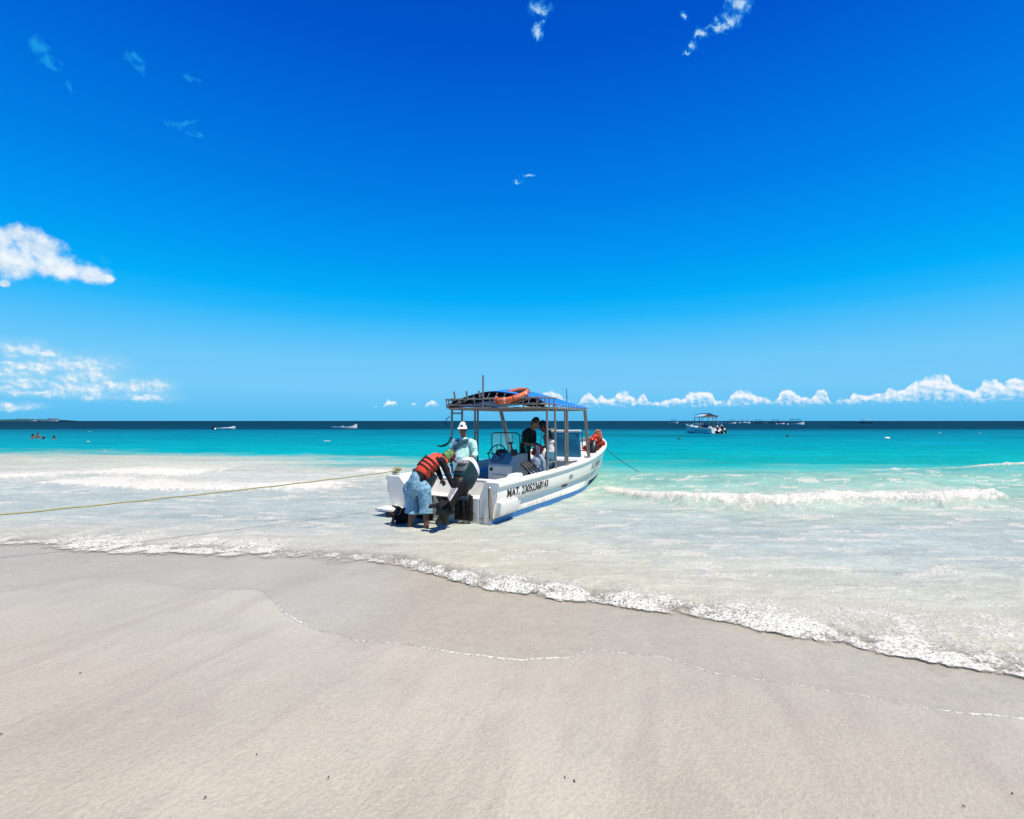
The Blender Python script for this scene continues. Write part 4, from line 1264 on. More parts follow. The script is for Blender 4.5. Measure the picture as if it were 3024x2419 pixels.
def hand(mb, wrist, direction, palm_side, curl=0.5, s=1.0, thumb=1):
    d = Vector(direction).normalized(); ps = Vector(palm_side); ps = (ps - d * ps.dot(d)).normalized(); ac = d.cross(ps) * thumb
    w = Vector(wrist)
    limb(mb, [w, w + d * .045 * s, w + d * .085 * s], [(.026 * s, .018 * s), (.040 * s, .017 * s), (.040 * s, .014 * s)], side=ac, n=10)
    for i, (off, ln) in enumerate(((-.030, .064), (-.010, .074), (.011, .070), (.031, .055))):
        b = w + d * .085 * s + ac * off * s
        k1 = d * math.cos(curl * .7) + ps * math.sin(curl * .7); k2 = d * math.cos(curl * 1.7) + ps * math.sin(curl * 1.7)
        limb(mb, [b, b + k1 * ln * .5 * s, b + k1 * ln * .5 * s + k2 * ln * .5 * s], [.0088 * s, .0082 * s, .007 * s], n=8)
    b = w + d * .03 * s - ac * .032 * s
    td = (d * .75 - ac * .65 + ps * .3).normalized()
    limb(mb, [b, b + td * .035 * s, b + (td + d * .35).normalized() * .062 * s], [.012 * s, .010 * s, .008 * s], n=8)
def foot(mb, ankle, fwd, s=1.0):
    a = Vector(ankle); f = Vector((fwd[0], fwd[1], 0)).normalized()
    limb(mb, [a + Vector((0, 0, -.035)) - f * .05 * s, a + Vector((0, 0, -.045)) + f * .06 * s, a + Vector((0, 0, -.055)) + f * .15 * s], [(.034, .034), (.045, .030), (.038, .020)], side=(-f.y, f.x, 0), n=10)
def head(mb, c, fwd, up=(0, 0, 1), s=1.0):
    f = Vector(fwd).normalized(); u = Vector(up); u = (u - f * u.dot(f)).normalized(); l = u.cross(f)
    c = Vector(c)
    limb(mb, [c - u * .055 * s + f * .02 * s, c + u * .01 * s - f * .004 * s, c + u * .055 * s - f * .012 * s], [(.058 * s, .070 * s), (.074 * s, .092 * s), (.070 * s, .085 * s)], side=l)
    limb(mb, [c - u * .085 * s + f * .045 * s, c - u * .05 * s + f * .035 * s], [(.040 * s, .036 * s), (.056 * s, .052 * s)], side=l)
    limb(mb, [c + u * .012 * s + f * .086 * s, c - u * .028 * s + f * .108 * s], [.010 * s, .017 * s], n=8)
    limb(mb, [c + f * .083 * s + u * .022 * s - l * .03 * s, c + f * .083 * s + u * .022 * s + l * .03 * s], [.012 * s, .012 * s], n=8)
    limb(mb, [c + f * .080 * s - u * .062 * s - l * .018 * s, c + f * .080 * s - u * .062 * s + l * .018 * s], [.010 * s, .010 * s], n=8)
    for sd in (-1, 1):
        limb(mb, [c + l * .074 * sd * s - f * .01 * s + u * .016 * s, c + l * .078 * sd * s - f * .012 * s - u * .022 * s], [(.008 * s, .018 * s), (.007 * s, .012 * s)], side=l, n=8)
def eyes(root, c, fwd, up=(0, 0, 1), s=1.0):
    f = Vector(fwd).normalized(); u = Vector(up); u = (u - f * u.dot(f)).normalized(); l = u.cross(f)
    for sd in (-1, 1):
        e = MB(); e.ball(Vector(c) + f * .082 * s + u * .004 * s + l * .031 * sd * s, (.011, .011, .008)); e.build('eye', HAIR, root)

def rel(foot_pt):
    """boat coordinates to coordinates of a person whose Empty stands at foot_pt"""
    o = Vector(foot_pt)
    return lambda *p: Vector(p) - o
def elliptic_band(mb, c, axis, side, ra, rb, r, n=22, arc=(0, 360)):
    t = Vector(axis).normalized(); u = Vector(side); u = (u - t * u.dot(t)).normalized(); w = t.cross(u)
    pts = [Vector(c) + u * ra * math.cos(R(a)) + w * rb * math.sin(R(a)) for a in np.linspace(arc[0], arc[1], n, endpoint=(arc != (0, 360)))]
    mb.tube(pts, r, 6, closed=(arc == (0, 360)))
def strap_band(mb, c, axis, side, ra, rb, h, th=.006, n=26):
    t = Vector(axis).normalized(); u = Vector(side); u = (u - t * u.dot(t)).normalized(); w = t.cross(u)
    rings = []
    for (dz, k) in ((-h / 2, 0), (-h / 2, th), (h / 2, th), (h / 2, 0)):
        rings.append([Vector(c) + t * dz + u * (ra + k) * math.cos(2 * math.pi * i / n) + w * (rb + k) * math.sin(2 * math.pi * i / n) for i in range(n)])
    rings.append(rings[0])
    mb.loft(rings, caps=False)

def man_bending():
    gz = -.13
    root = empty('person', b2w(-.76, -.13, gz), BOAT_RZ)
    q = rel((-.76, -.13, gz))
    f = Vector((.80, -.60, 0)); l = Vector((.60, .80, 0))
    tag(root, 'man in orange life jacket and pale blue shorts bending over the outboard motors', 'person', 'people with the beached boat')
    pel, mid, chest, sh = q(-.78, -.09, .76), q(-.66, -.17, .94), q(-.53, -.24, 1.08), q(-.42, -.28, 1.15)
    hL, hR = q(-.80, .02, .70), q(-.73, -.23, .70)
    kL, kR = q(-.745, -.01, .33), q(-.70, -.255, .34)
    aL, aR = q(-.79, .03, -.05), q(-.745, -.30, -.05)
    sL, sR = q(-.32, -.12, 1.13), q(-.47, -.42, 1.11)
    eL, wL = q(-.22, -.17, .86), q(-.33, -.31, .77)
    eR, wR = q(-.40, -.52, .82), q(-.345, -.605, .585)
    hd = q(-.25, -.37, 1.17)
    hf = Vector((.50, -.42, -.76)); hu = Vector((.55, -.45, .70))
    b = MB()
    limb(b, [pel, mid, chest, sh], [(.155, .11), (.15, .105), (.165, .115), (.13, .085)], side=l)
    limb(b, [hL, (hL + kL) / 2, kL, (kL * .65 + aL * .35), aL], [.088, .075, .056, .055, .036]); limb(b, [hR, (hR + kR) / 2, kR, (kR * .65 + aR * .35), aR], [.088, .075, .056, .055, .036])
    foot(b, aL, f); foot(b, aR, f)
    limb(b, [sL, eL, wL], [.056, .042, .028]); limb(b, [sR, eR, wR], [.056, .043, .028])
    limb(b, [sh, hd], [.065, .055]); head(b, hd, hf, hu)
    hand(b, wR, (.25, -.35, -.75), (.6, .3, 0), .7); hand(b, wL, (-.35, -.45, -.25), (.1, -.3, -.6), 1.0)
    grow(b, 'body', SKIN_DARK, root, .0075)
    s = MB()
    limb(s, [q(-.76, -.10, .80), mid, chest, sh], [(.165, .12), (.16, .115), (.175, .125), (.14, .095)], side=l)
    for a, e, w in ((sL, eL, wL), (sR, eR, wR)):
        limb(s, [sh * .4 + a * .6, a, (a + e) / 2, e, e * .12 + w * .88], [.075, .068, .056, .05, .036])
    limb(s, [sh, sh * .35 + hd * .65], [.085, .068])
    grow(s, 'long_sleeve_shirt', cloth('black_rash_shirt', (.012, .011, .013)), root, .010, 3)
    v = MB()
    limb(v, [q(-.655, -.17, .945), q(-.59, -.205, 1.025), chest, q(-.46, -.26, 1.14)], [(.18, .145), (.185, .15), (.18, .145), (.13, .11)], side=l)
    for sd in (.085, -.085):
        limb(v, [chest + l * sd, sh + l * sd + Vector((.02, -.015, .05)), sh + l * sd + f * .12 - Vector((0, 0, .06))], [(.055, .06), (.05, .045), (.05, .05)], side=l)
    vest = grow(v, 'life_vest', RED_ORANGE, root, .010, 3)
    ax = Vector(q(-.50, -.245, 1.10)) - Vector(q(-.70, -.14, .90))
    for k, p in enumerate(((-.635, -.18, .965), (-.59, -.205, 1.02), (-.54, -.235, 1.075))):
        t = MB(); strap_band(t, q(*p), ax, l, .190, .155, .022); t.build('vest_strap', STRAP, vest)
    t = MB()
    bk = Vector((-.60, .45, .66)).normalized()
    pts = [q(-.70, -.145, .885), q(-.665, -.165, .925), q(-.62, -.19, .985), q(-.565, -.22, 1.045), q(-.50, -.245, 1.10)]
    nrm = ax.normalized().cross(l).normalized(); nrm = nrm if nrm.z > 0 else -nrm
    t.loft([[p + nrm * .155 + l * .016, p + nrm * .168 + l * .016, p + nrm * .168 - l * .016, p + nrm * .155 - l * .016] for p in pts[1:5]])
    t.build('vest_strap', STRAP, vest)
    h = MB()
    limb(h, [pel + Vector((.02, -.015, .07)), pel, pel - Vector((0, 0, .10))], [(.160, .120), (.168, .135), (.170, .13)], side=l)
    for a, k in ((hL, kL), (hR, kR)):
        hem = k * .70 + (aL if a is hL else aR) * .30
        limb(h, [a * .6 + pel * .4 + Vector((0, 0, .04)), a * .85 + k * .15, a * .5 + k * .5, k, hem + Vector((0, 0, .01))], [(.09, .10), (.118, .125), (.108, .114), (.110, .116), (.124, .130)], side=l, round_ends=False)
    grow(h, 'shorts', mat('washed_blue_denim', (0.18, 0.345, 0.45), 0.85, spec=0.2, vary=0.35, scale=9, bump=0.09), root, .010, 2)
    c = MB()
    limb(c, [hd - hu.normalized() * .02, hd + hu.normalized() * .055], [(.088, .104), (.078, .090)], side=l)
    hn = grow(c, 'bandana', mat('green_patterned_bandana', (0.10, 0.24, 0.07), 0.85, vary=0.6, scale=30, dirt=(.03, .05, .03), dirt_amt=.9, dirt_scale=16), root, .008, 2)
    c = MB()
    ctr = hd + hu.normalized() * .03 + hf.normalized() * .055
    limb(c, [ctr, ctr + hu.normalized() * .05], [(.085, .075), (.07, .06)], side=l)
    limb(c, [ctr + hf.normalized() * .05 + hu.normalized() * .015, ctr + hf.normalized() * .13 + hu.normalized() * .02], [(.07, .010), (.06, .008)], side=l)
    grow(c, 'cap', cloth('dark_red_cap', (.13, .012, .022)), root, .007, 2)
    return root

def man_standing():
    fz = .205
    root = empty('person', b2w(1.2, .27, fz), BOAT_RZ)
    q = rel((1.2, .27, fz))
    f = Vector((-.96, -.10, 0)).normalized(); l = Vector((-f.y, f.x, 0))
    tag(root, 'man in mint green shirt and white cap standing inside the boat facing the beach', 'person', 'people with the beached boat')
    pel, belly, chest, sh = q(1.2, .27, .80), q(1.17, .27, 1.0), q(1.20, .26, 1.22), q(1.21, .25, 1.37)
    hL, hR = q(1.2, .17, .78), q(1.2, .37, .78)
    kL, kR, aL, aR = q(1.19, .16, .52), q(1.19, .40, .52), q(1.21, .15, .27), q(1.21, .41, .27)
    sL, sR = q(1.21, .03, 1.34), q(1.21, .47, 1.35)
    eL, wL = q(1.17, -.05, 1.11), q(1.02, -.10, 1.10)
    eR, wR = q(1.16, .58, 1.14), q(.98, .46, 1.17)
    hd = q(1.17, .26, 1.615)
    b = MB()
    limb(b, [pel, belly, chest, sh], [(.16, .12), (.17, .15), (.17, .13), (.14, .08)], side=l)
    for h, k, a in ((hL, kL, aL), (hR, kR, aR)):
        limb(b, [h, (h + k) / 2, k, (k * .65 + a * .35), a], [.09, .078, .058, .058, .038]); foot(b, a, f)
    limb(b, [sL, eL, wL], [.056, .044, .029]); limb(b, [sR, eR, wR], [.056, .044, .029])
    limb(b, [sh, q(1.20, .26, 1.50)], [.07, .062]); head(b, hd, (-.9, -.38, -.03), s=1.10)
    hand(b, wR, (-.45, -.75, .15), (.6, -.3, 0), .7); hand(b, wL, (-.8, .1, -.1), (0, 0, -1), .5)
    grow(b, 'body', SKIN_DARK, root, .0075)
    eyes(root, hd, (-.9, -.38, -.03), s=1.10)
    s = MB()
    limb(s, [q(1.2, .27, .76), q(1.18, .27, .92), q(1.165, .27, 1.05), chest, sh], [(.205, .17), (.205, .18), (.20, .185), (.20, .15), (.15, .095)], side=l)
    for a, e, w in ((sL, eL, wL), (sR, eR, wR)):
        limb(s, [sh * .35 + a * .65, a, (a + e) / 2, e, e * .15 + w * .85], [.09, .082, .072, .066, .05])
    limb(s, [sh, q(1.20, .255, 1.42)], [.095, .075])
    grow(s, 'shirt', mat('mint_green_shirt', (0.40, 0.66, 0.60), 0.8, spec=0.2, vary=0.08, scale=7, bump=0.035), root, .010, 2)
    t = MB()
    pts = [q(1.10, .10, 1.40), q(1.055, .22, 1.345), q(1.035, .33, 1.26), q(1.06, .45, 1.17), q(1.12, .53, 1.12)]
    up = Vector((0, .35, .9)).normalized()
    t.loft([[p - up * .045 + f * .012, p + up * .045 + f * .012, p + up * .045 - f * .03, p - up * .045 - f * .03] for p in pts])
    t.tube([q(1.10, .10, 1.39), q(1.20, .12, 1.42), q(1.27, .25, 1.42), q(1.22, .38, 1.41), q(1.10, .36, 1.39), q(1.05, .25, 1.36), q(1.10, .10, 1.40)], .022, 8)
    t.build('shoulder_sling', mat('dark_teal_cloth', (.035, .11, .14), .8), root)
    p = MB()
    limb(p, [q(1.2, .27, .84), q(1.2, .27, .72)], [(.17, .13), (.175, .14)], side=l)
    for h, k, a in ((hL, kL, aL), (hR, kR, aR)):
        limb(p, [h, (h + k) / 2, k, a + Vector((0, 0, .03))], [.11, .10, .09, .08])
    grow(p, 'trousers', cloth('bright_blue_trousers', (.02, .20, .52)), root, .010, 2)
    c = MB()
    limb(c, [hd + Vector((0, 0, .045)), hd + Vector((0, 0, .080)), hd + Vector((0, 0, .103))], [(.088, .106), (.086, .10), (.066, .078)], side=l)
    cp = grow(c, 'cap', cloth('white_cap', (.78, .77, .74), .04), root, .007, 2)
    c = MB()
    m = hd + Vector((0, 0, .050))
    rings = []
    f2 = Vector((-.9, -.38, 0)).normalized(); l2 = Vector((-f2.y, f2.x, 0))
    for a in np.linspace(-70, 70, 11):
        d = f2 * math.cos(R(a)) * 1.1 + l2 * math.sin(R(a)) * .9
        rings.append([m + d * .095, m + d * .098 + Vector((0, 0, .008)), m + d * (.095 + .075 * max(0, math.cos(R(a)))) + Vector((0, 0, -.022)), m + d * (.095 + .075 * max(0, math.cos(R(a)))) + Vector((0, 0, -.028))])
    c.loft(rings); c.build('cap_brim', cloth('white_cap', (.78, .77, .74)), cp)
    c = MB()
    e = m + Vector((0, 0, .036)) + f2 * .104
    c.loft([[e + l2 * a * .036 + Vector((0, 0, z * .024)) + f2 * dz for a, z in ((-1, 0), (0, 1), (1, 0), (0, -1))] for dz in (-.02, .004)])
    c.build('cap_emblem', INK, cp)
    c = MB()
    limb(c, [hd + Vector((.03, -.002, .03)), hd + Vector((.03, -.002, .085))], [(.088, .085), (.078, .075)], side=l)
    grow(c, 'cap_mesh', RUBBER, cp, .009, 2)
    return root

def man_dark_shirt():
    fz = .205
    root = empty('person', b2w(3.02, -.26, fz), BOAT_RZ)
    q = rel((3.02, -.26, fz))
    f = Vector((-.10, -1, 0)).normalized(); l = Vector((-f.y, f.x, 0))
    tag(root, 'man in black t-shirt with bowed head holding a life jacket under the canopy', 'person', 'people with the beached boat')
    pel, mid, chest, sh = q(3.02, -.24, 1.00), q(3.02, -.26, 1.18), q(3.02, -.31, 1.40), q(3.02, -.38, 1.56)
    hL, hR = q(3.11, -.24, .97), q(2.93, -.24, .97)
    kL, kR, aL, aR = q(3.12, -.29, .62), q(2.92, -.27, .62), q(3.12, -.24, .27), q(2.93, -.22, .27)
    sL, sR = q(3.22, -.37, 1.53), q(2.82, -.35, 1.53)
    eL, wL = q(3.20, -.40, 1.28), q(3.06, -.60, 1.24)
    eR, wR = q(2.80, -.36, 1.29), q(2.92, -.57, 1.22)
    hd = q(3.01, -.52, 1.74); hf = Vector((0, -.80, -.52)); hu = Vector((0, -.5, .85))
    b = MB()
    limb(b, [pel, mid, chest, sh], [(.15, .105), (.14, .10), (.165, .115), (.13, .08)], side=l)
    for h, k, a in ((hL, kL, aL), (hR, kR, aR)):
        limb(b, [h, (h + k) / 2, k, (k * .65 + a * .35), a], [.088, .075, .056, .055, .036]); foot(b, a, f)
    limb(b, [sL, eL, wL], [.054, .043, .028]); limb(b, [sR, eR, wR], [.054, .043, .028])
    limb(b, [sh, hd], [.062, .055]); head(b, hd, hf, hu)
    hand(b, wR, (.1, -.7, -.35), (.5, .2, -.3), .8); hand(b, wL, (-.2, -.7, -.2), (-.4, 0, -.5), .8)
    grow(b, 'body', SKIN_MID, root, .0075)
    s = MB()
    limb(s, [q(3.02, -.24, .98), mid, chest, sh], [(.165, .125), (.155, .12), (.18, .13), (.14, .09)], side=l)
    for a, e in ((sL, eL), (sR, eR)):
        limb(s, [sh * .3 + a * .7, a, a * .25 + e * .75], [.078, .074, .064])
    grow(s, 't_shirt', cloth('black_t_shirt', (.011, .013, .016)), root, .010, 3)
    p = MB()
    limb(p, [pel + Vector((0, 0, .03)), pel - Vector((0, 0, .08))], [(.16, .12), (.165, .13)], side=l)
    for h, k in ((hL, kL), (hR, kR)):
        limb(p, [h, (h + k) / 2, k - Vector((0, 0, .03))], [.105, .095, .09])
    grow(p, 'shorts', cloth('dark_shorts', (.018, .02, .03)), root, .010, 2)
    c = MB()
    n = hu.normalized(); b_ = -hf.normalized()
    limb(c, [hd + n * .035 + b_ * .02, hd + n * .085 + b_ * .012], [(.084, .098), (.072, .085)], side=l)
    limb(c, [hd + b_ * .04 - n * .04, hd + b_ * .05 + n * .04], [(.07, .055), (.078, .065)], side=l)
    grow(c, 'hair', HAIR, root, .008, 2)
    return root

def woman_tank_top():
    fz = .205
    root = empty('person', b2w(3.12, -.80, fz), BOAT_RZ)
    q = rel((3.12, -.80, fz))
    f = Vector((-.15, 1, 0)).normalized(); l = Vector((-f.y, f.x, 0))
    tag(root, 'woman with long dark hair in white top and denim shorts leaning towards the man', 'person', 'people with the beached boat')
    pel, mid, chest, sh = q(3.12, -.86, .98), q(3.12, -.86, 1.13), q(3.12, -.83, 1.32), q(3.11, -.79, 1.47)
    hL, hR = q(3.04, -.86, .95), q(3.20, -.86, .95)
    kL, kR, aL, aR = q(3.03, -.80, .60), q(3.21, -.81, .60), q(3.03, -.83, .27), q(3.21, -.84, .27)
    sL, sR = q(2.95, -.79, 1.44), q(3.28, -.81, 1.44)
    eL, wL = q(2.93, -.84, 1.20), q(2.99, -.66, 1.18)
    eR, wR = q(3.30, -.86, 1.20), q(3.16, -.66, 1.19)
    hd = q(3.10, -.69, 1.66); hf = Vector((-.1, .82, -.50)); hu = Vector((0, .5, .85))
    b = MB()
    limb(b, [pel, mid, chest, sh], [(.16, .11), (.12, .09), (.145, .105), (.11, .07)], side=l)
    for h, k, a in ((hL, kL, aL), (hR, kR, aR)):
        limb(b, [h, (h + k) / 2, k, (k * .65 + a * .35), a], [.088, .075, .052, .050, .033]); foot(b, a, f, .92)
    limb(b, [sL, eL, wL], [.046, .037, .025]); limb(b, [sR, eR, wR], [.046, .037, .025])
    limb(b, [sh, hd], [.052, .048]); head(b, hd, hf, hu, .96)
    hand(b, wL, (.1, .7, -.2), (.4, 0, -.5), .8, .92); hand(b, wR, (-.1, .7, -.2), (-.4, 0, -.5), .8, .92)
    grow(b, 'body', SKIN_DARK, root, .0075)
    s = MB()
    limb(s, [q(3.12, -.86, .99), mid, chest, q(3.11, -.80, 1.42)], [(.165, .118), (.135, .105), (.16, .12), (.10, .075)], side=l)
    grow(s, 'tank_top', cloth('grey_white_top', (.60, .60, .60), .05), root, .010, 3)
    p = MB()
    limb(p, [pel + Vector((0, 0, .06)), pel - Vector((0, 0, .06))], [(.165, .125), (.18, .145)], side=l)
    for h, k in ((hL, kL), (hR, kR)):
        limb(p, [h, h * .55 + k * .45], [.112, .105])
    grow(p, 'shorts', cloth('teal_denim_shorts', (.05, .17, .25)), root, .010, 2)
    c = MB()
    n = hu.normalized(); b_ = -hf.normalized()
    limb(c, [hd + n * .03 + b_ * .02, hd + n * .085 + b_ * .015], [(.086, .10), (.074, .088)], side=l)
    limb(c, [hd + n * .06 + b_ * .05, hd + b_ * .08 - n * .06, q(3.13, -.86, 1.42), q(3.14, -.92, 1.24), q(3.15, -.94, 1.12)], [(.08, .07), (.085, .06), (.10, .055), (.085, .045), (.04, .02)], side=l)
    grow(c, 'long_hair', HAIR, root, .008, 2)
    return root

MAN_A, MAN_B, MAN_C, WOMAN = man_bending(), man_standing(), man_dark_shirt(), woman_tank_top()

# ------------------------------------------------------------------ loose things on and in the boat
def at_boat(name, p, rot=(0, 0, 0)):
    o = empty(name, b2w(*p))
    o.rotation_euler = (Matrix.Rotation(BOAT_RZ, 3, 'Z') @ Euler(rot).to_matrix()).to_euler()
    return o
def lifebuoy():
    o = at_boat('lifebuoy', (2.10, -.38, 2.345), (R(-6), R(-21), 0))
    m = MB(); m.torus(.335, .066, n=44, k=14); m.build('ring', RING_ORANGE, o)
    for a in (35, 150, 215, 300):
        t = MB(); M = Matrix.Rotation(R(a), 4, 'Z') @ Matrix.Translation((.335, 0, 0)) @ Matrix.Rotation(R(90), 4, 'X')
        t.torus(.071, .008, M, 18, 6); t.build('rope_wrap', STRAP, o)
    t = MB()
    for a0 in (20, 200):
        t.tube([(.41 * math.cos(R(a0)), .41 * math.sin(R(a0)), .02), (.38 * math.cos(R(a0 + 70)), .38 * math.sin(R(a0 + 70)), .09), (.42 * math.cos(R(a0 + 140)), .42 * math.sin(R(a0 + 140)), 0)], .009, 6)
    t.build('grab_line', STRAP, o)
    for a in (95, 185, 265):
        t = MB(); M = Matrix.Rotation(R(a), 4, 'Z') @ Matrix.Translation((.335, 0, 0)) @ Matrix.Rotation(R(90), 4, 'X')
        t.torus(.0665, .004, M @ Matrix.Scale(4, 4, (0, 0, 1)), 18, 6); t.build('reflective_band', mat('pale_band', (.66, .50, .40), .5), o)
    tag(o, 'faded orange lifebuoy lashed to the stern end of the canopy roof', 'lifebuoy')
lifebuoy()
def padded_vest(o, s=1.0, fab=None):
    fab = fab or RED_ORANGE
    for (x, w) in ((-.115, .19), (.115, .19)):
        m = MB(); m.box((x * s, 0, 0), (w * s, .075 * s, .52 * s), bevel=.03 * s); m.build('front_panel', fab, o)
    m = MB(); m.box((0, .10 * s, .02 * s), (.40 * s, .07 * s, .50 * s), bevel=.03 * s); m.build('back_panel', fab, o)
    for z in (-.13, .02, .15):
        m = MB(); m.box((0, .045 * s, z * s), (.45 * s, .20 * s, .035 * s), bevel=.012 * s); m.build('vest_strap', STRAP, o)
    m = MB(); m.torus(.10 * s, .035 * s, Matrix.Translation((0, .05 * s, .27 * s)) @ Matrix.Scale(.8, 4, (0, 1, 0)), 16, 8); m.build('collar', fab, o)
JACK_G = 'life jackets heaped in the bow'
for p, rot, lab, s in (((6.95, -.55, .98), (R(20), R(25), R(40)), 'orange life jacket lying lowest of the heap in the bow', .95), ((7.15, -.62, 1.16), (R(-25), R(35), R(100)), 'red orange life jacket leaning up the middle of the bow heap', .85),
                       ((7.1, -.42, .97), (R(60), R(10), R(10)), 'orange life jacket at the inner side of the bow heap', .9)):
    o = at_boat('life_jacket', p, rot); padded_vest(o, s); tag(o, lab, 'life jacket', JACK_G)
o = at_boat('life_jacket', (7.12, -.68, 1.36), (R(10), R(28), R(70))); padded_vest(o, .55, mat('faded_pink_orange', (.60, .22, .12), .8)); tag(o, 'faded small life jacket on top of the heap at the bow', 'life jacket', JACK_G)
o = at_boat('dry_bag', (6.72, -.62, .98), (R(12), R(22), R(20))); m = MB(); limb(m, [(0, 0, -.16), (0, 0, .1), (0, 0, .22)], [(.14, .12), (.15, .13), (.07, .06)]); m.build('sack', BLACK, o); m = MB(); m.torus(.06, .012, Matrix.Translation((0, 0, .24)) @ Matrix.Rotation(R(90), 4, 'X'), 14, 6); m.build('handle', STRAP, o); tag(o, 'black bag slumped against the life jackets in the bow', 'bag')
o = at_boat('life_jacket', (2.98, -.60, 1.10), (R(8), R(-25), R(80))); padded_vest(o, .55); tag(o, 'orange life jacket held between the man and the woman under the canopy', 'life jacket')
# milky plastic sack hanging from their hands
o = at_boat('plastic_bag', (2.70, -.74, .84)); m = MB()
limb(m, [(0, 0, -.19), (0, 0, -.10), (0, 0, .08), (.01, 0, .18), (.02, .0, .24)], [(.15, .17), (.17, .19), (.155, .17), (.10, .10), (.03, .03)], side=(1, 0, 0), n=20)
m.build('sack', film_mat('milky_plastic', (.40, .50, .56), .55), o); m = MB(); m.tube([(.02, .02, .23), (.06, .06, .36), (.1, .1, .40)], .012, 6); m.tube([(.02, -.02, .23), (.05, .0, .36), (.1, .08, .40)], .012, 6); m.build('handle', COWL_WHITE, o)
tag(o, 'milky plastic bag standing at the starboard rail beside the console', 'bag')
# swim fins stacked inside the rail
FIN_B = mat('dark_blue_fin', (.012, .035, .10), .35, vary=.3)
for i in range(4):
    o = at_boat('swim_fin', (1.78 + .17 * i, -.98 + .03 * i, .735 + .012 * i), (R(38), R(8), R(14 + 4 * i)))
    m = MB()
    m.loft([[(-w, y, z - .006), (w, y, z - .006), (w, y, z + .006), (-w, y, z + .006)] for y, w, z in ((-.34, .105, .02), (-.30, .115, .012), (-.10, .09, 0), (.04, .065, 0))]); m.build('blade', FIN_B if i % 2 else BLACK, o)
    m = MB(); limb(m, [(0, .03, .012), (0, .12, .03), (0, .24, .03)], [(.055, .03), (.06, .042), (.045, .03)], side=(1, 0, 0)); m.build('foot_pocket', RUBBER, o)
    for sx in (-1, 1):
        m = MB(); m.tube([(sx * .105, -.32, .025), (sx * .088, -.10, .012), (sx * .062, .04, .012)], .010, 6); m.build('blade_rib', mat('pale_blue_rib', (.22, .36, .46), .4) if sx > 0 else RUBBER, o)
    tag(o, ['black swim fin nearest the stern in the row along the rail', 'dark blue swim fin behind the aftmost black one at the rail', 'black swim fin lying third from the stern at the rail', 'dark blue swim fin nearest the plastic bag at the rail'][i], 'swim fin', 'swim fins stacked inside the rail')
o = at_boat('mesh_bag', (1.42, -.86, .66), (0, 0, R(20))); m = MB()
limb(m, [(-.26, 0, 0), (-.1, .02, .02), (.1, -.01, .025), (.3, 0, -.01)], [(.05, .05), (.085, .075), (.08, .06), (.04, .035)], side=(0, 1, 0)); m.build('sack', RUBBER, o); m = MB(); m.tube([(-.25, 0, .04), (-.3, .03, .09), (-.32, .0, .02)], .01, 6); m.build('drawstring', STRAP, o)
tag(o, 'black mesh gear bag lying by the console behind the starboard rail', 'bag')
o = at_boat('folded_towel', (1.05, -1.02, .735), (0, 0, R(3))); m = MB(); m.box((0, 0, 0), (.42, .17, .05), bevel=.022, segs=3); m.box((.02, .0, .035), (.36, .15, .03), bevel=.014); m.build('cloth', cloth('white_towel', (.74, .74, .72)), o); tag(o, 'white folded towel on the starboard quarter near the stern', 'towel')
# dark strap dangling from the port side post
m = MB(); m.tube([(2.12, 1.62, 1.215), (2.10, 1.50, 1.20), (2.1, 1.36, 1.235), (2.1, 1.27, 1.30), (2.11, 1.235, 1.42)], [.012, .022, .03, .02, .012], 7); m.tube([(2.1, 1.25, 1.9), (2.1, 1.34, 1.84), (2.1, 1.37, 1.74), (2.1, 1.345, 1.66)], .010, 6)
m.build('hanging_strap', STRAP, BOAT)
# rubber mat hung over the windshield
o = at_boat('hanging_cloth', (2.62, -.14, 1.40), (R(4), R(8), R(30))); m = MB(); m.loft([[(x, y, .07 + .0 * x), (x * .9, y + .01, -.10)] for x, y in ((-.09, 0), (-.03, .012), (.04, -.006), (.09, .008))], closed=False); oo = m.build('cloth', cloth('pale_grey_cloth', (.60, .60, .60)), o); md = oo.modifiers.new('thickness', 'SOLIDIFY'); md.thickness = .006
tag(o, 'pale grey cloth hung behind the console windshield', 'cloth')

# ------------------------------------------------------------------ ropes
def rope(name, pts, r, m, label, twist=True):
    P = [Vector(p) for p in pts]
    b = MB(); b.tube(P, r, 8); o = b.build(name, m, None); tag(o, label, 'rope'); return o
cl = b2w(.16, 1.16, .81)
end = Vector((-9.5, 3.6, .62))
N = 60; pts = []
for i in range(N + 1):
    t = i / N; p = cl.lerp(end, t); p.z -= .16 * 4 * t * (1 - t) * .5; p.z += .004 * math.sin(i * 1.7); pts.append(p)
rope('mooring_rope', pts, .0105, ROPE_Y, 'yellow mooring rope stretched from the stern to the beach')
b = MB()
rr = random.Random(4)
for k in range(5):
    M = Matrix.Translation(b2w(.15 + rr.uniform(-.04, .04), 1.15 + rr.uniform(-.03, .03), .815 + .008 * k)) @ Euler((rr.uniform(-.9, .9), rr.uniform(-.9, .9), rr.uniform(0, 3))).to_matrix().to_4x4()
    b.torus(.07 + rr.uniform(-.015, .03), .0105, M, 20, 6)
o = b.build('rope_coil', ROPE_Y, None); tag(o, 'yellow rope wound round the cleat on the port stern corner', 'rope')
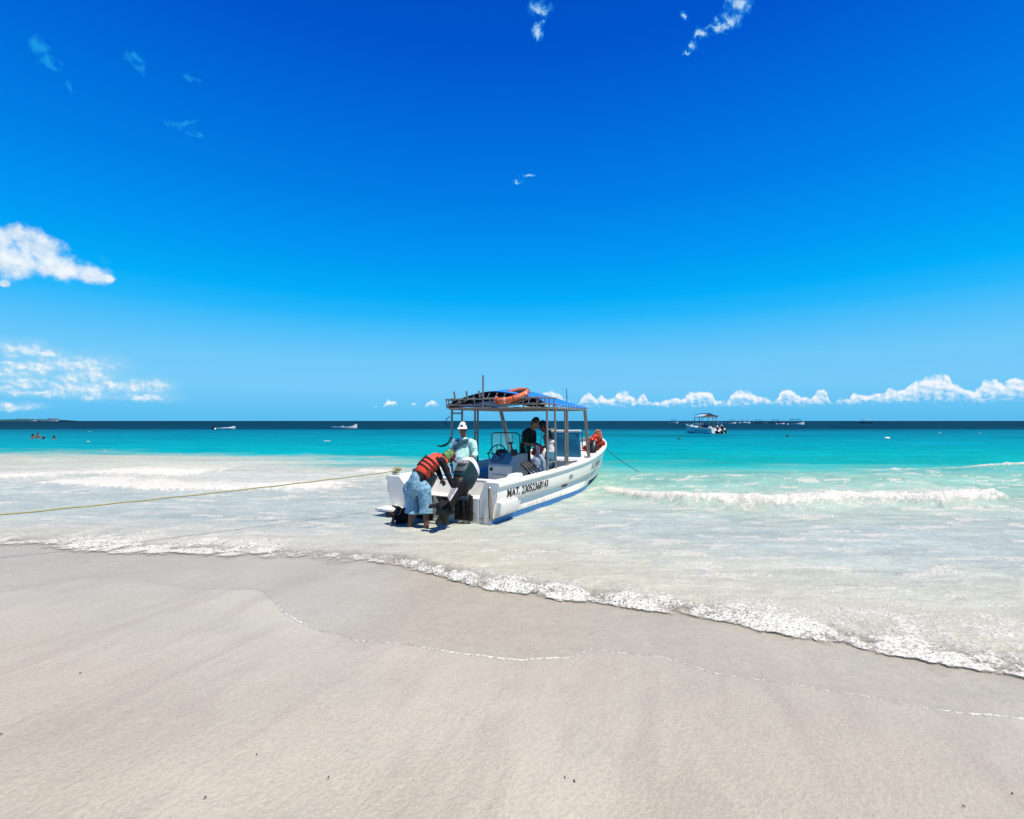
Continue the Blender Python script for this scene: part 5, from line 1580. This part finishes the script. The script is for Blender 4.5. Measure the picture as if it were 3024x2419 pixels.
# a stake on the beach holds its other end
b = MB(); b.tube([(-9.5, 3.6, -.3), (-9.52, 3.6, .30), (-9.5, 3.58, .75)], [.045, .042, .036], 9); o = b.build('mooring_stake', mat('driftwood', (.30, .25, .19), .85, vary=.3), None); tag(o, 'wooden stake in the sand that holds the mooring rope', 'stake')
bw = b2w(7.95, -.58, .98)
pts = [bw.lerp(Vector((bw.x + 1.9, bw.y + 2.1, -.12)), t) - Vector((0, 0, .22 * 4 * t * (1 - t) * .5)) for t in np.linspace(0, 1, 14)]
rope('anchor_rope', pts, .013, mat('teal_rope', (.03, .17, .17), .8), 'thin teal anchor rope running from the bow into the sea')
# ------------------------------------------------------------------ the second canopy boat, at anchor
def place_second():
    c = copy_tree(BOAT, None, skip=('registration_number', 'bow_name', 'hull_mark', 'drain_slot', 'stern_line', 'eye_bolt', 'hanging_strap', 'bow_rail', 'lacing', 'forward_backrest', 'grab_rail'))
    c.name = 'motor_boat'
    stern = ground(2122, 1281.5, 0)
    c.location = (stern[0], stern[1], -.05)
    c.rotation_euler = (0, 0, math.pi / 2 + R(12))
    c.scale = (.90, .90, 1.14)
    tag(c, 'white boat with pale canopy and two dark outboards anchored off the beach', 'boat', 'tour boats with canopies')
    pale = mat('pale_canopy', (.55, .60, .62), .6)
    for k in kids(c):
        if k.name.startswith('tarpaulin') and not k.name.startswith('tarpaulin_hem'):
            k.material_slots[0].link = 'OBJECT'; k.material_slots[0].material = pale
    for k in kids(c):
        if k.name.startswith('hull'):
            k.material_slots[0].link = 'OBJECT'; k.material_slots[0].material = mat('teal_shaded_hull', (.36, .52, .53), .4)  # shade on this white hull put into the base colour as teal
    navy = mat('navy_side_cloth', (.010, .018, .10), .6)
    b = MB(); b.box((2.1, 1.0, .85), (2.0, .06, .62), bevel=.02); b.build('side_cloth', navy, c)
    b = MB(); b.box((3.2, -.02, 2.55), (2.2, .95, .07), bevel=.03); b.box((3.2, .0, 2.47), (1.7, .7, .08), bevel=.03); b.build('roof_board', mat('blue_board', (.05, .25, .50), .4), c)
    b = MB(); b.box((5.3, .3, 2.50), (1.5, .30, .06), bevel=.025); b.build('surfboard', mat('blue_board', (.05, .25, .50), .4), c)
    b = MB(); b.box((4.9, .35, 1.18), (.9, 1.3, .42), bevel=.08); b.build('bow_cushion', GEL, c)
    return c
SECOND = place_second()

# ------------------------------------------------------------------ small craft far out
FAR_HULL, FAR_DARK, FAR_BLUE = mat('far_white_hull', (.72, .74, .74), .5), mat('far_dark_hull', (.03, .05, .07), .5), mat('far_blue_roof', (.03, .20, .42), .5)
def small_boat(px, py, length, heading, label, roof=None, hull=None, motor=True, rise=.6, group=None, beam=None, posts=4):
    p = ground(px, py, 0)
    o = empty('moored_boat', (p[0], p[1], -.06), heading)
    L, W_ = length, beam or length * .27
    h = .11 * L
    st = [(-.5, .42, .0, .62), (-.25, .5, -.05, .6), (.1, .48, -.05, .66), (.32, .33, .02, .86), (.45, .14, .25, 1.1 + rise * .3), (.5, .02, .5, 1.2 + rise * .4)]
    m = MB()
    rings = [[(x * L, -b * W_, t * h), (x * L, -b * W_ * .82, .0), (x * L, 0, k * h - .12 * (x < .3)), (x * L, b * W_ * .82, .0), (x * L, b * W_, t * h), (x * L, b * W_ * .8, t * h - .03), (x * L, b * W_ * .7, .25 * t * h + .02), (x * L, -b * W_ * .7, .25 * t * h + .02), (x * L, -b * W_ * .8, t * h - .03)] for x, b, k, t in st]
    m.loft(rings); m.build('hull', hull or FAR_HULL, o)
    m = MB(); m.box((-.05 * L, 0, .5 * h), (.10 * L, W_ * .3, .55 * h), bevel=.04); m.build('console', FAR_HULL, o)
    if motor:
        m = MB(); m.box((-.54 * L, 0, .75 * h), (.09 * L, .34, .75), bevel=.08); m.box((-.55 * L, 0, .1 * h), (.04 * L, .12, .7), bevel=.02); m.build('outboard_motor', BLACK, o)
    if roof is not None:
        m = MB(); m.box((-.02 * L, 0, h * .62 + 2.15), (.50 * L, W_ * 1.0, .30), bevel=.05); m.build('canopy_roof', roof, o)
        for sx in (-.22, .18):
            for sy in (-1, 1):
                m = MB(); m.tube([(sx * L, sy * W_ * .42, h * .55), (sx * L, sy * W_ * .42, h * .62 + 2.05)], .06, 6); m.build('canopy_post', PIPE, o)
    tag(o, label, 'boat', group or 'boats moored far out')
    return o
small_boat(664, 1267.5, 4.6, R(60), 'small white skiff with a dark motor, nearest the swimmers', beam=2.0, rise=.4)
small_boat(1016, 1264.5, 6.2, R(8), 'low white launch with raised bow, left of the canopy boats', rise=1.2, beam=1.5, motor=False)
small_boat(1989, 1250, 7, R(-6), 'small blue roofed boat left of the anchored canopy boat', roof=FAR_BLUE)
small_boat(2131, 1250.5, 6.5, R(150), 'white boat just right of the anchored canopy boat on the horizon')
small_boat(2162, 1251, 6, R(20), 'blue roofed boat second to the right of the anchored boat', roof=FAR_BLUE)
small_boat(2188, 1249.5, 9, R(5), 'low white dinghy between the far roofed boats', rise=.3)
small_boat(2199, 1250.2, 8, R(0), 'pale roofed boat over the white dinghy on the horizon', roof=mat('far_pale_roof', (.35, .50, .58), .5))
small_boat(2226, 1249.8, 7, R(160), 'white open boat with raised bow in the middle of the far fleet', rise=1.2)
small_boat(2240, 1250.2, 8.5, R(4), 'dark hulled boat with blue roof in the middle of the far fleet', roof=FAR_BLUE, hull=FAR_DARK)
small_boat(2260, 1251.5, 6, R(30), 'small dark boat below the far fleet roofs', hull=FAR_DARK)
small_boat(2291, 1250.3, 8.5, R(-12), 'dark roofed boat left of the long white launch', roof=mat('far_navy_roof', (.02, .08, .16), .5), hull=FAR_DARK)
small_boat(2305, 1252.5, 5, R(10), 'small white tender left of the long launch', motor=False)
small_boat(2350, 1254, 8.4, R(3), 'long white launch with blue roof, rightmost of the far fleet', roof=FAR_BLUE, rise=1.0)
small_boat(2556, 1250.5, 9, R(185), 'lone boat on the horizon right of the far fleet', hull=FAR_DARK, roof=mat('far_white_roof', (.7, .72, .72), .5))

# ------------------------------------------------------------------ swimmers
def swimmer(px, py, lab, facing, raise_=.0, torso=False, lean=0.0, cat_group='people swimming off the beach'):
    p = ground(px, py, 0)
    o = empty('person', (p[0], p[1], raise_), facing)
    b = MB()
    limb(b, [(0, 0, -.35), (0, 0, -.12), (lean * .3, 0, .02), (lean * .5, 0, .12)], [(.16, .11), (.19, .12), (.18, .10), (.10, .07)], side=(0, 1, 0))
    for s in (-1, 1):
        limb(b, [(lean * .4, s * .17, .06), (.12, s * .27, -.06), (.30, s * .20, -.14)], [.05, .042, .03])
        hand(b, (.30, s * .20, -.14), (.8, -s * .3, -.2), (0, 0, -1), .4, thumb=s)
    limb(b, [(lean * .5, 0, .12), (lean * .6, 0, .24)], [.06, .055]); head(b, (lean * .6, 0, .30), (1, 0, .05))
    if torso:
        limb(b, [(0, 0, -.3), (-.4, .05, -.12), (-.85, .1, -.22)], [(.15, .11), (.14, .10), (.08, .07)], side=(0, 1, 0))
    grow(b, 'body', SKIN_DARK, o, .012, 2)
    c = MB(); limb(c, [(lean * .6 - .02, 0, .33), (lean * .6 - .015, 0, .385)], [(.086, .10), (.072, .085)], side=(0, 1, 0)); limb(c, [(lean * .6 - .05, 0, .26), (lean * .6 - .05, 0, .36)], [(.072, .05), (.078, .06)], side=(0, 1, 0))
    grow(c, 'hair', HAIR, o, .012, 1)
    tag(o, lab, 'person', cat_group)
swimmer(98, 1297, 'swimmer with bare back leaning to the left of the bathing pair', R(-150), .08, True, .1)
swimmer(111, 1294.5, 'swimmer behind the bare backed one in the bathing pair', R(-60), .18)
swimmer(129, 1299, 'lone swimmer with only head and neck above the water', R(80), -.12)
swimmer(160, 1298.5, 'swimmer farthest from the bathing pair, head turned to the boats', R(20), -.04)

# ------------------------------------------------------------------ buoys and a far headland
def buoy(px, py, r, color, lab, sc=(1, 1, .7)):
    p = ground(px, py, 0)
    o = empty('buoy', (p[0], p[1], 0))
    m = MB(); m.ball((0, 0, .04), (r * sc[0], r * sc[1], r * sc[2]), 14, 9); m.build('float', color, o)
    m = MB(); m.torus(r * .18, r * .05, Matrix.Translation((0, 0, .04 + r * sc[2] * 1.02)) @ Matrix.Rotation(R(90), 4, 'X'), 10, 6); m.build('mooring_eye', STRAP, o)
    tag(o, lab, 'buoy', 'mooring buoys')
buoy(2620, 1295.5, .22, COWL_WHITE, 'white mooring buoy alone on the turquoise water', (1.3, .8, .6))
buoy(2326, 1288.5, .18, mat('dark_buoy', (.02, .03, .04), .5), 'dark mooring buoy below the far fleet')
buoy(2006, 1298, .16, mat('dark_buoy', (.02, .03, .04), .5), 'small dark mooring buoy in front of the anchored canopy boat')

def headland():
    b = MB()
    rng = random.Random(3)
    D = 2600.0
    xs = np.linspace(-1.35, -.895, 60)
    top, bot = [], []
    for i, u in enumerate(xs):
        t = sst((-.895 - u) / .06)
        h = (5 + 5.5 * t) * (.75 + .5 * rng.random()) + 1.5 * math.sin(i * .7)
        x = u * D
        top.append([(x, D - 30, -1), (x, D - 25, h * .8), (x, D, h), (x, D + 60, h * .7), (x, D + 120, -1)])
    b.loft(top, closed=False)
    o = b.build('headland', mat('far_coast_bush', (.02, .09, .10), .9, vary=.3, scale=.05), None); tag(o, kind='structure')
    white = mat('far_white_wall', (.62, .66, .68), .6)
    for u, w, h, lab in ((-.939, 26, 9, 'low white beach house left on the far headland'), (-.900, 46, 12, 'wide white beach hotel at the tip of the far headland')):
        e = empty('beach_house', (u * D, D - 45, 0))
        m = MB(); m.box((0, 0, h / 2), (w, 12, h), bevel=.2); m.build('wall', white, e)
        m = MB(); m.box((0, 0, h + 1), (w * 1.1, 14, 2), bevel=.3); m.build('roof', mat('far_thatch', (.30, .28, .24), .9), e)
        for k in range(4):
            m = MB(); m.box(((-.36 + .24 * k) * w, -6.05, h * .5), (w * .12, .3, h * .4)); m.build('window', FAR_DARK, e)
        tag(e, lab, 'house', 'houses on the far headland')
headland()

# ------------------------------------------------------------------ bits of weed on the sand
WEED = mat('dry_weed', (.03, .022, .014), .9, vary=.4)
for i, (px, py, s, lab) in enumerate(((1695, 2308, .017, 'dark scrap of seaweed on the sand at the bottom middle'), (605, 2358, .013, 'dark curl of seaweed on the sand, lower left'), (2846, 2383, .013, 'dark scrap of seaweed on the sand, lower right corner'),
        (236, 1989, .014, 'scrap of seaweed below the left wash line'), (1392, 1938, .014, 'scrap of seaweed just below the thin foam line'), (4, 2170, .012, 'scrap of seaweed at the left rim of the sand'), (1668, 2298, .008, 'tiny crumb of seaweed beside the bottom middle scrap'),
        (758, 2230, .009, 'tiny scrap of seaweed on the pale sand left of middle'), (970, 2298, .009, 'tiny scrap of seaweed on the pale sand near the bottom'), (2990, 2346, .009, 'tiny scrap of seaweed near the right rim of the sand'))):
    z = sand_at(px, py); p = ground(px, py, z)
    rng = random.Random(i)
    o = MB(); a = rng.uniform(0, 6); s *= .42
    o.tube([(-s * math.cos(a), -s * math.sin(a), .002), (0, s * .3, .007), (s * math.cos(a), s * math.sin(a), .003), (s * math.cos(a + .7) * 1.3, s * math.sin(a + .7) * 1.3, .002)], [.001, .0028, .0024, .001], 6)
    w = o.build('seaweed', WEED, None); w.location = p; tag(w, lab, 'seaweed', 'scraps of seaweed on the sand')
